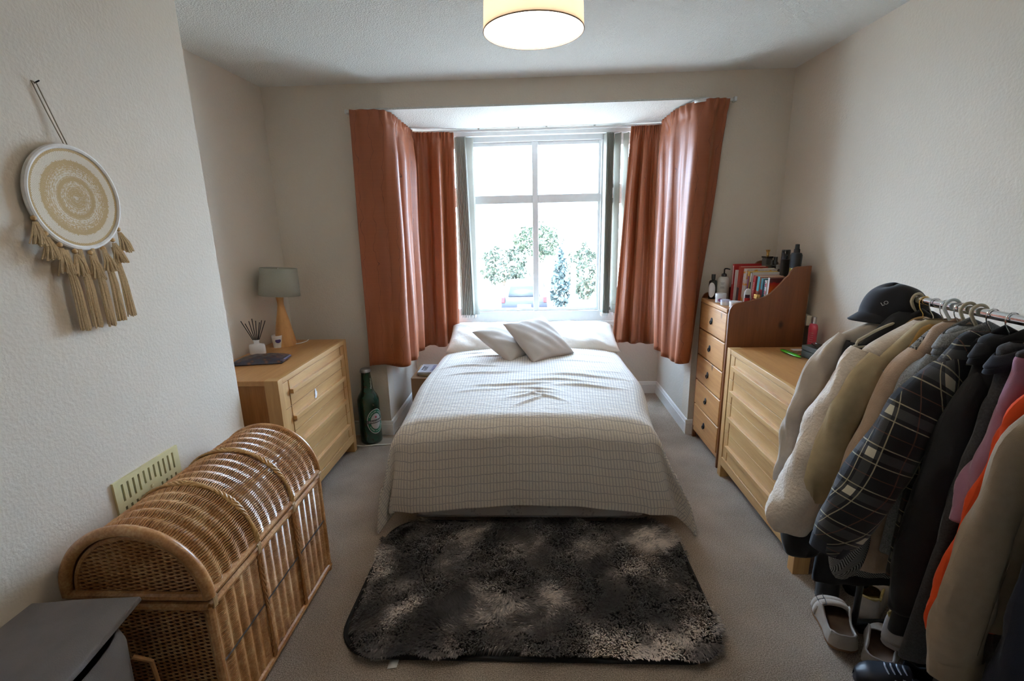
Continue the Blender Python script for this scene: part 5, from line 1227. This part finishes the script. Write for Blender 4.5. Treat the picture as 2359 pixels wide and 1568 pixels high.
garment('hooded_top', 'grey marl hooded top behind the plaid shirt-jacket', 'hoodie', 1.335, marl, [(1.13, 1.15, .045), (1.09, 1.08, .055), (1.06, .95, .055), (1.04, .8, .05)], sh=(1.10, 1.165), zb=.55, hb=.15, th=.028, seed=6, zn=1.25, collar=(marl, .065, .06))
pld = garment('plaid_jacket', 'black and grey plaid shirt-jacket with cream checks', 'jacket', 1.295, G['plaid_wool'], [(1.15, 1.155, .045), (1.105, 1.105, .060), (1.055, 1.01, .075), (1.0, .885, .082), (.948, .755, .082), (.900, .645, .070), (.872, .580, .050)], sh=(1.08, 1.155), zb=.50, hb=.15, th=.030, seed=7, zn=1.245, wr=.003, collar=(blackf, .06, .05))
P, UV = tube_grid([(.884, -.001, .612, .060), (.870, -.001, .576, .051)], n=8, wr=0.); link_mesh('cuff', grid_mesh('cuff', P, UV), navyf, pld, smooth=180)
garment('black_coat', 'big black hooded coat right of the plaid sleeve', 'coat', 1.235, blackf, [(1.20, 1.15, .05), (1.17, 1.09, .065), (1.145, .97, .075), (1.13, .8, .085), (1.115, .62, .086), (1.105, .50, .080), (1.105, .42, .062)], sh=(1.13, 1.15), zb=.36, hb=.16, th=.036, seed=8, zn=1.25, collar=(blackf, .058, .06), flat=.5)
garment('charcoal_jumper', 'charcoal knitted jumper, its cuff hanging lowest beside the trainers', 'jumper', 1.185, charc, [(1.20, 1.12, .045), (1.175, 1.0, .055), (1.15, .8, .055), (1.15, .6, .055), (1.155, .42, .055), (1.165, .30, .05)], sh=(1.14, 1.13), zb=.32, hb=.16, th=.028, seed=9, zn=1.24, collar=(navyf, .06, .05), flat=.5)
garment('pink_jumper', 'mauve pink jumper between black coat and orange jacket', 'jumper', 1.14, pinkf, [(1.20, 1.12, .035), (1.165, 1.06, .045), (1.145, .96, .048), (1.125, .85, .05), (1.115, .78, .045)], sh=(1.12, 1.13), zb=.78, hb=.13, th=.02, seed=10, zn=1.23, wr=.006, right=False)
og = garment('orange_jacket', 'bright orange jacket with thin black piping', 'jacket', 1.10, orange, [(1.185, 1.14, .035), (1.145, 1.05, .045), (1.130, .92, .046), (1.100, .78, .048), (1.078, .64, .044), (1.060, .54, .036), (1.052, .485, .022)], sh=(1.15, 1.14), zb=.50, hb=.11, th=.020, seed=11, zn=1.23, wr=.006, right=False, flat=.5)
MB().tube([(1.165, -.030, 1.04), (1.142, -.031, .92), (1.112, -.031, .78), (1.088, -.029, .66), (1.072, -.024, .56)], .0016, 6).obj('piping', glossb, og)
bj = garment('beige_jacket', 'beige cotton jacket with elastic cuff, nearest on the rail', 'jacket', 1.045, beige, [(1.16, 1.13, .035), (1.105, 1.04, .048), (1.080, .90, .050), (1.064, .76, .056), (1.055, .62, .062), (1.052, .53, .066), (1.062, .455, .060), (1.068, .405, .056)], sh=(1.12, 1.13), zb=.55, hb=.13, th=.022, seed=15, zn=1.23, wr=.003, right=False, flat=.55)
P, UV = tube_grid([(1.062, 0, .462, .061), (1.068, 0, .405, .058)], n=10, wr=.0015); link_mesh('cuff', grid_mesh('cuff', P, UV), beige, bj, smooth=180)
MB().tube([(1.10, -.0335, .76), (1.085, -.036, .62), (1.075, -.038, .50)], .0009, 5).obj('seam', plain('seam_dark', (.16, .12, .09), .9), bj)
garment('navy_coat', 'very dark navy coat filling the right picture edge', 'coat', .965, deepn, [(1.20, 1.12, .04), (1.165, 1.0, .05), (1.15, .8, .055), (1.14, .55, .06), (1.13, .30, .06), (1.13, .16, .05)], sh=(1.16, 1.13), zb=.12, hb=.10, th=.04, seed=16, right=False)
garment('grey_coat', 'black-grey long garment low behind the beige cuff', 'coat', 1.14, charc, [(1.22, .9, .03), (1.20, .7, .05), (1.19, .5, .055), (1.18, .3, .055), (1.175, .20, .04)], sh=(1.19, 1.1), zb=.16, hb=.10, th=.02, seed=18, right=False)
# hangers, far to near
hanger(1.555, 'velvet', 'cream velvet hanger with one arm sliding out of the taupe coat', 1.172, .20, rot=.24)
hanger(1.525, 'gold', 'gold wire hanger just behind the fleece collar')
hanger(1.485, 'wire', 'silver wire hanger rising from the fleece collar')
hanger(1.447, 'wire', 'silver wire hanger of the khaki jacket, beside the pale clear one')
hanger(1.425, 'clear', 'pale clear plastic hanger in the middle of the rail', 1.20, .06)
hanger(1.398, 'wire', 'silver wire hanger right of the pale clear one')
hanger(1.372, 'velvet', 'cream velvet hanger at the blush coat collar')
hanger(1.338, 'velvet', 'cream velvet hanger at the grey hood, nearest of the velvet ones')
hanger(1.298, 'wire', 'silver wire hanger of the plaid jacket')
hanger(1.245, 'wire', 'silver wire hanger of the big black coat, nearest in view')
for y, k in ((1.185, 'charcoal jumper'), (1.14, 'mauve jumper'), (1.10, 'orange jacket'), (1.045, 'beige jacket'), (.965, 'navy coat')): hanger(y, 'wire', 'silver wire hanger holding up the '+k, 1.13, .05)

# cap resting on the rail end
cpx = thing('cap', 'black peaked cap hooked over the far end of the rail', 'cap', (1.20, 1.635, 1.225), .15)
P = []
for i in range(20):
    f_ = i/19; row = []
    for k in range(41):
        a = 2*PI*k/40; rr = math.cos(f_*PI/2*.98)**.55
        row.append((.100*rr*math.cos(a), .085*rr*math.sin(a), .105*math.sin(f_*PI/2)**1.1*(1-.10*math.cos(a)*math.cos(a)+.04*math.sin(2*a))))
    P.append(row)
capm = fab('cap_black', (.012, .012, .018), bmp=.1)
link_mesh('crown', grid_mesh('crown', P), capm, cpx, smooth=180, solid=.003)
P = [[(-.085*math.cos(a)-.065*v_*math.cos(a)**1.2, .075*math.sin(a), .010-.030*v_+.012*math.cos(a*1.2)) for v_ in arcs(8, 0, 1)] for a in arcs(24, -1.35, 1.35)]
link_mesh('peak', grid_mesh('peak', P), capm, cpx, smooth=180, solid=.003)
text_mesh('LO', .016, plain('cap_print', (.5, .5, .5), .6), 'cap_lettering', cpx, Matrix.Translation((-.0835, -.050, .052)) @ Matrix.Rotation(math.radians(-35), 4, 'Z') @ Matrix.Rotation(math.radians(65), 4, 'X') @ Matrix.Rotation(.5, 4, 'Z'))

# ================================================================== shoes
def shoe(name, label, cat, loc, rz, L, W_, hc, up, ins, sole, group=None, straps=0, hv=.055, fur=False, laces=False, sole_h=.022, stripes=None, rx=0., top=.44):
    t = thing(name, label, cat, loc, rz, group); t.rotation_euler = (rx, 0, rz)
    tb = [(0, .30), (.02, .52), (.07, .72), (.18, .80), (.36, .78), (.52, .86), (.68, 1.), (.82, .95), (.92, .74), (.98, .42), (1., .12)]
    wf = lambda q: np.interp(q, [a for a, _ in tb], [b_ for _, b_ in tb])*W_/2
    ts = np.linspace(0, 1, 40); ol = [(wf(q), q*L) for q in ts]+[(-wf(q), q*L) for q in ts[::-1]]
    MB().prism([(x*1.05, y) for x, y in ol], 'z', 0, sole_h).obj('sole', sole, t, smooth=50, bevel=.003)
    MB().prism([(x*.93, .004+y*.97) for x, y in ol], 'z', sole_h, sole_h+.004).obj('insole', ins, t, smooth=0)
    to = top
    hz_ = lambda q: np.interp(q, [0, .06, .18, .32, .44, .55, .7, .88, 1], [hc, hc, hc*.80, hc*.70, hc*.86, hv*1.15, hv, hv*.80, hv*.35])
    P = []
    for q in np.linspace(to, 1, 22):
        w_, h_ = wf(q)*1.01, hz_(q); P.append([(w_*math.copysign(abs(math.cos(a))**.75, math.cos(a)), q*L, sole_h*.6+h_*math.sin(a)**.8) for a in arcs(25, 0, PI)])
    link_mesh('vamp', grid_mesh('vamp', P), up, t, smooth=180, solid=.004)
    qs = np.r_[np.linspace(to+.03, 0.0, 26)]; per = [(wf(q), q*L) for q in qs]+[(-wf(q), q*L) for q in qs[::-1]]; Q = list(qs)+list(qs[::-1])
    P = []
    for (x, y), q in zip(per, Q):
        row = []
        for j in range(9):
            v_ = j/8; k = 1-.16*v_**2 if q > .05 else 1-.10*v_
            row.append((x*k*1.01, y+(.008*v_ if q < .1 else 0), sole_h*.6+hz_(q)*v_))
        P.append(row)
    link_mesh('quarter', grid_mesh('quarter', P), up, t, smooth=180, solid=.005)
    MB().tube([tuple(r_[-1]) for r_ in P], .0042, 8).obj('collar_rim', up if not fur else ins, t)
    if fur:
        Pi = [[(p[0]*.90, p[1]+(.006 if p[1] < .03 else 0), p[2]) for p in r_[4:]] for r_ in P]; link_mesh('heel_lining', grid_mesh('lining', Pi), ins, t, smooth=180, solid=.003)
    for s_ in range(straps):
        q = .66+.13*s_; w_, h_ = wf(q)*1.06, hz_(q)+.006
        Pq = [[(w_*math.copysign(abs(math.cos(a))**.75, math.cos(a)), q*L+d_, sole_h*.6+h_*math.sin(a)**.8) for d_ in (-.013, .013)] for a in arcs(25, .05, PI-.05)]
        link_mesh('strap', grid_mesh('strap', Pq), up, t, smooth=180, solid=.005)
        a = 2.2; bxp = (w_*math.cos(a)*1.03, q*L, sole_h*.6+h_*math.sin(a)+.006)
        MB().tube([(bxp[0]+.010*dx_, bxp[1]+.016*dy_, bxp[2]-.006*dx_*-1) for dx_, dy_ in ((-1, -1), (1, -1), (1, 1), (-1, 1))], .0018, 6, closed=True).obj('buckle', iron, t)
    if laces:
        for q in (.50, .56, .62, .68):
            w_, h_ = wf(q)*.45, hz_(q)+.004; MB().tube([(-w_, q*L, sole_h*.6+h_*.9), (0, q*L+.006, sole_h*.6+h_+.003), (w_, q*L, sole_h*.6+h_*.9)], .003, 6).obj('lace', stripes or up, t)
    if stripes:
        for q in (.60, .68, .76):
            w_, h_ = wf(q)*1.04, hz_(q); Pq = [[(w_*math.cos(a)**.75, q*L+d_-.02*math.sin(a), sole_h*.6+h_*1.03*math.sin(a)**.8) for d_ in (-.004, .004)] for a in arcs(10, .15, 1.2)]
            link_mesh('stripe', grid_mesh('stripe', Pq), stripes, t, smooth=180, solid=.002)
            Pq = [[(-p[0], p[1], p[2]) for p in r_] for r_ in Pq]; link_mesh('stripe', grid_mesh('stripe', Pq), stripes, t, smooth=180, solid=.002)
    return t
suede = fab('taupe_suede', (.40, .34, .29)); cork = plain('cork_insole', (.20, .13, .09), .85); cork2 = plain('cork_sole', (.25, .14, .07), .8)
canvas = fab('off_white_canvas', (.46, .40, .35)); yel_ = plain('worn_yellow_lining', (.42, .32, .12), .9, vary=.2, vscale=80); rubber = plain('off_white_rubber', (.48, .43, .40), .6)
drk = plain('dark_leather', (.012, .014, .024), .5, coat=.1); drk2 = plain('dark_lining', (.01, .01, .012), .9)
shoe('clog', 'taupe suede clog with two buckled straps, farther of the pair', 'shoe', (1.112, 1.478, .012), math.radians(-16), .235, .122, .050, suede, cork, cork2, 'pair of suede clogs', straps=2, hv=.060, top=.60)
shoe('clog', 'taupe suede clog half under the nearer pale trainer', 'shoe', (1.175, 1.405, .0), math.radians(-42), .235, .118, .042, suede, cork, cork2, 'pair of suede clogs', straps=0, hv=.050, top=.62)
shoe('trainer', 'off-white trainer with worn yellow heel lining, farther of the pair', 'shoe', (1.262, 1.605, .012), math.radians(-42), .27, .10, .098, canvas, yel_, rubber, 'pair of pale trainers', fur=True, hv=.062, laces=True, sole_h=.034)
shoe('trainer', 'off-white trainer with worn yellow heel lining, nearer of the pair', 'shoe', (1.262, 1.462, .045), math.radians(-48), .27, .10, .098, canvas, yel_, rubber, 'pair of pale trainers', fur=True, hv=.062, laces=True, sole_h=.034)
shoe('dark_trainer', 'dark trainer with white stripes at the bottom edge of the picture', 'shoe', (1.33, 1.285, .02), math.radians(72), .27, .10, .085, drk, drk2, plain('dark_rubber', (.02, .02, .025), .5), 'dark shoes under the coats', laces=True, hv=.06, stripes=plain('stripe_white', (.5, .55, .65), .5))
shoe('dark_shoe', 'glossy navy shoe beside the nearer pale trainer', 'shoe', (1.36, 1.42, .0), math.radians(-20), .26, .095, .08, drk, drk2, G['dark_rubber'], 'dark shoes under the coats', hv=.06)
shoe('dark_boot', 'black boot standing behind the clogs under the black coat', 'boot', (1.19, 1.72, .0), math.radians(-30), .26, .10, .16, blackf, drk2, G['dark_rubber'], 'black boots under the coats', hv=.07)
shoe('dark_boot', 'second black boot in the shade nearer the wall', 'boot', (1.34, 1.76, .0), math.radians(-20), .26, .10, .16, blackf, drk2, G['dark_rubber'], 'black boots under the coats', hv=.07)
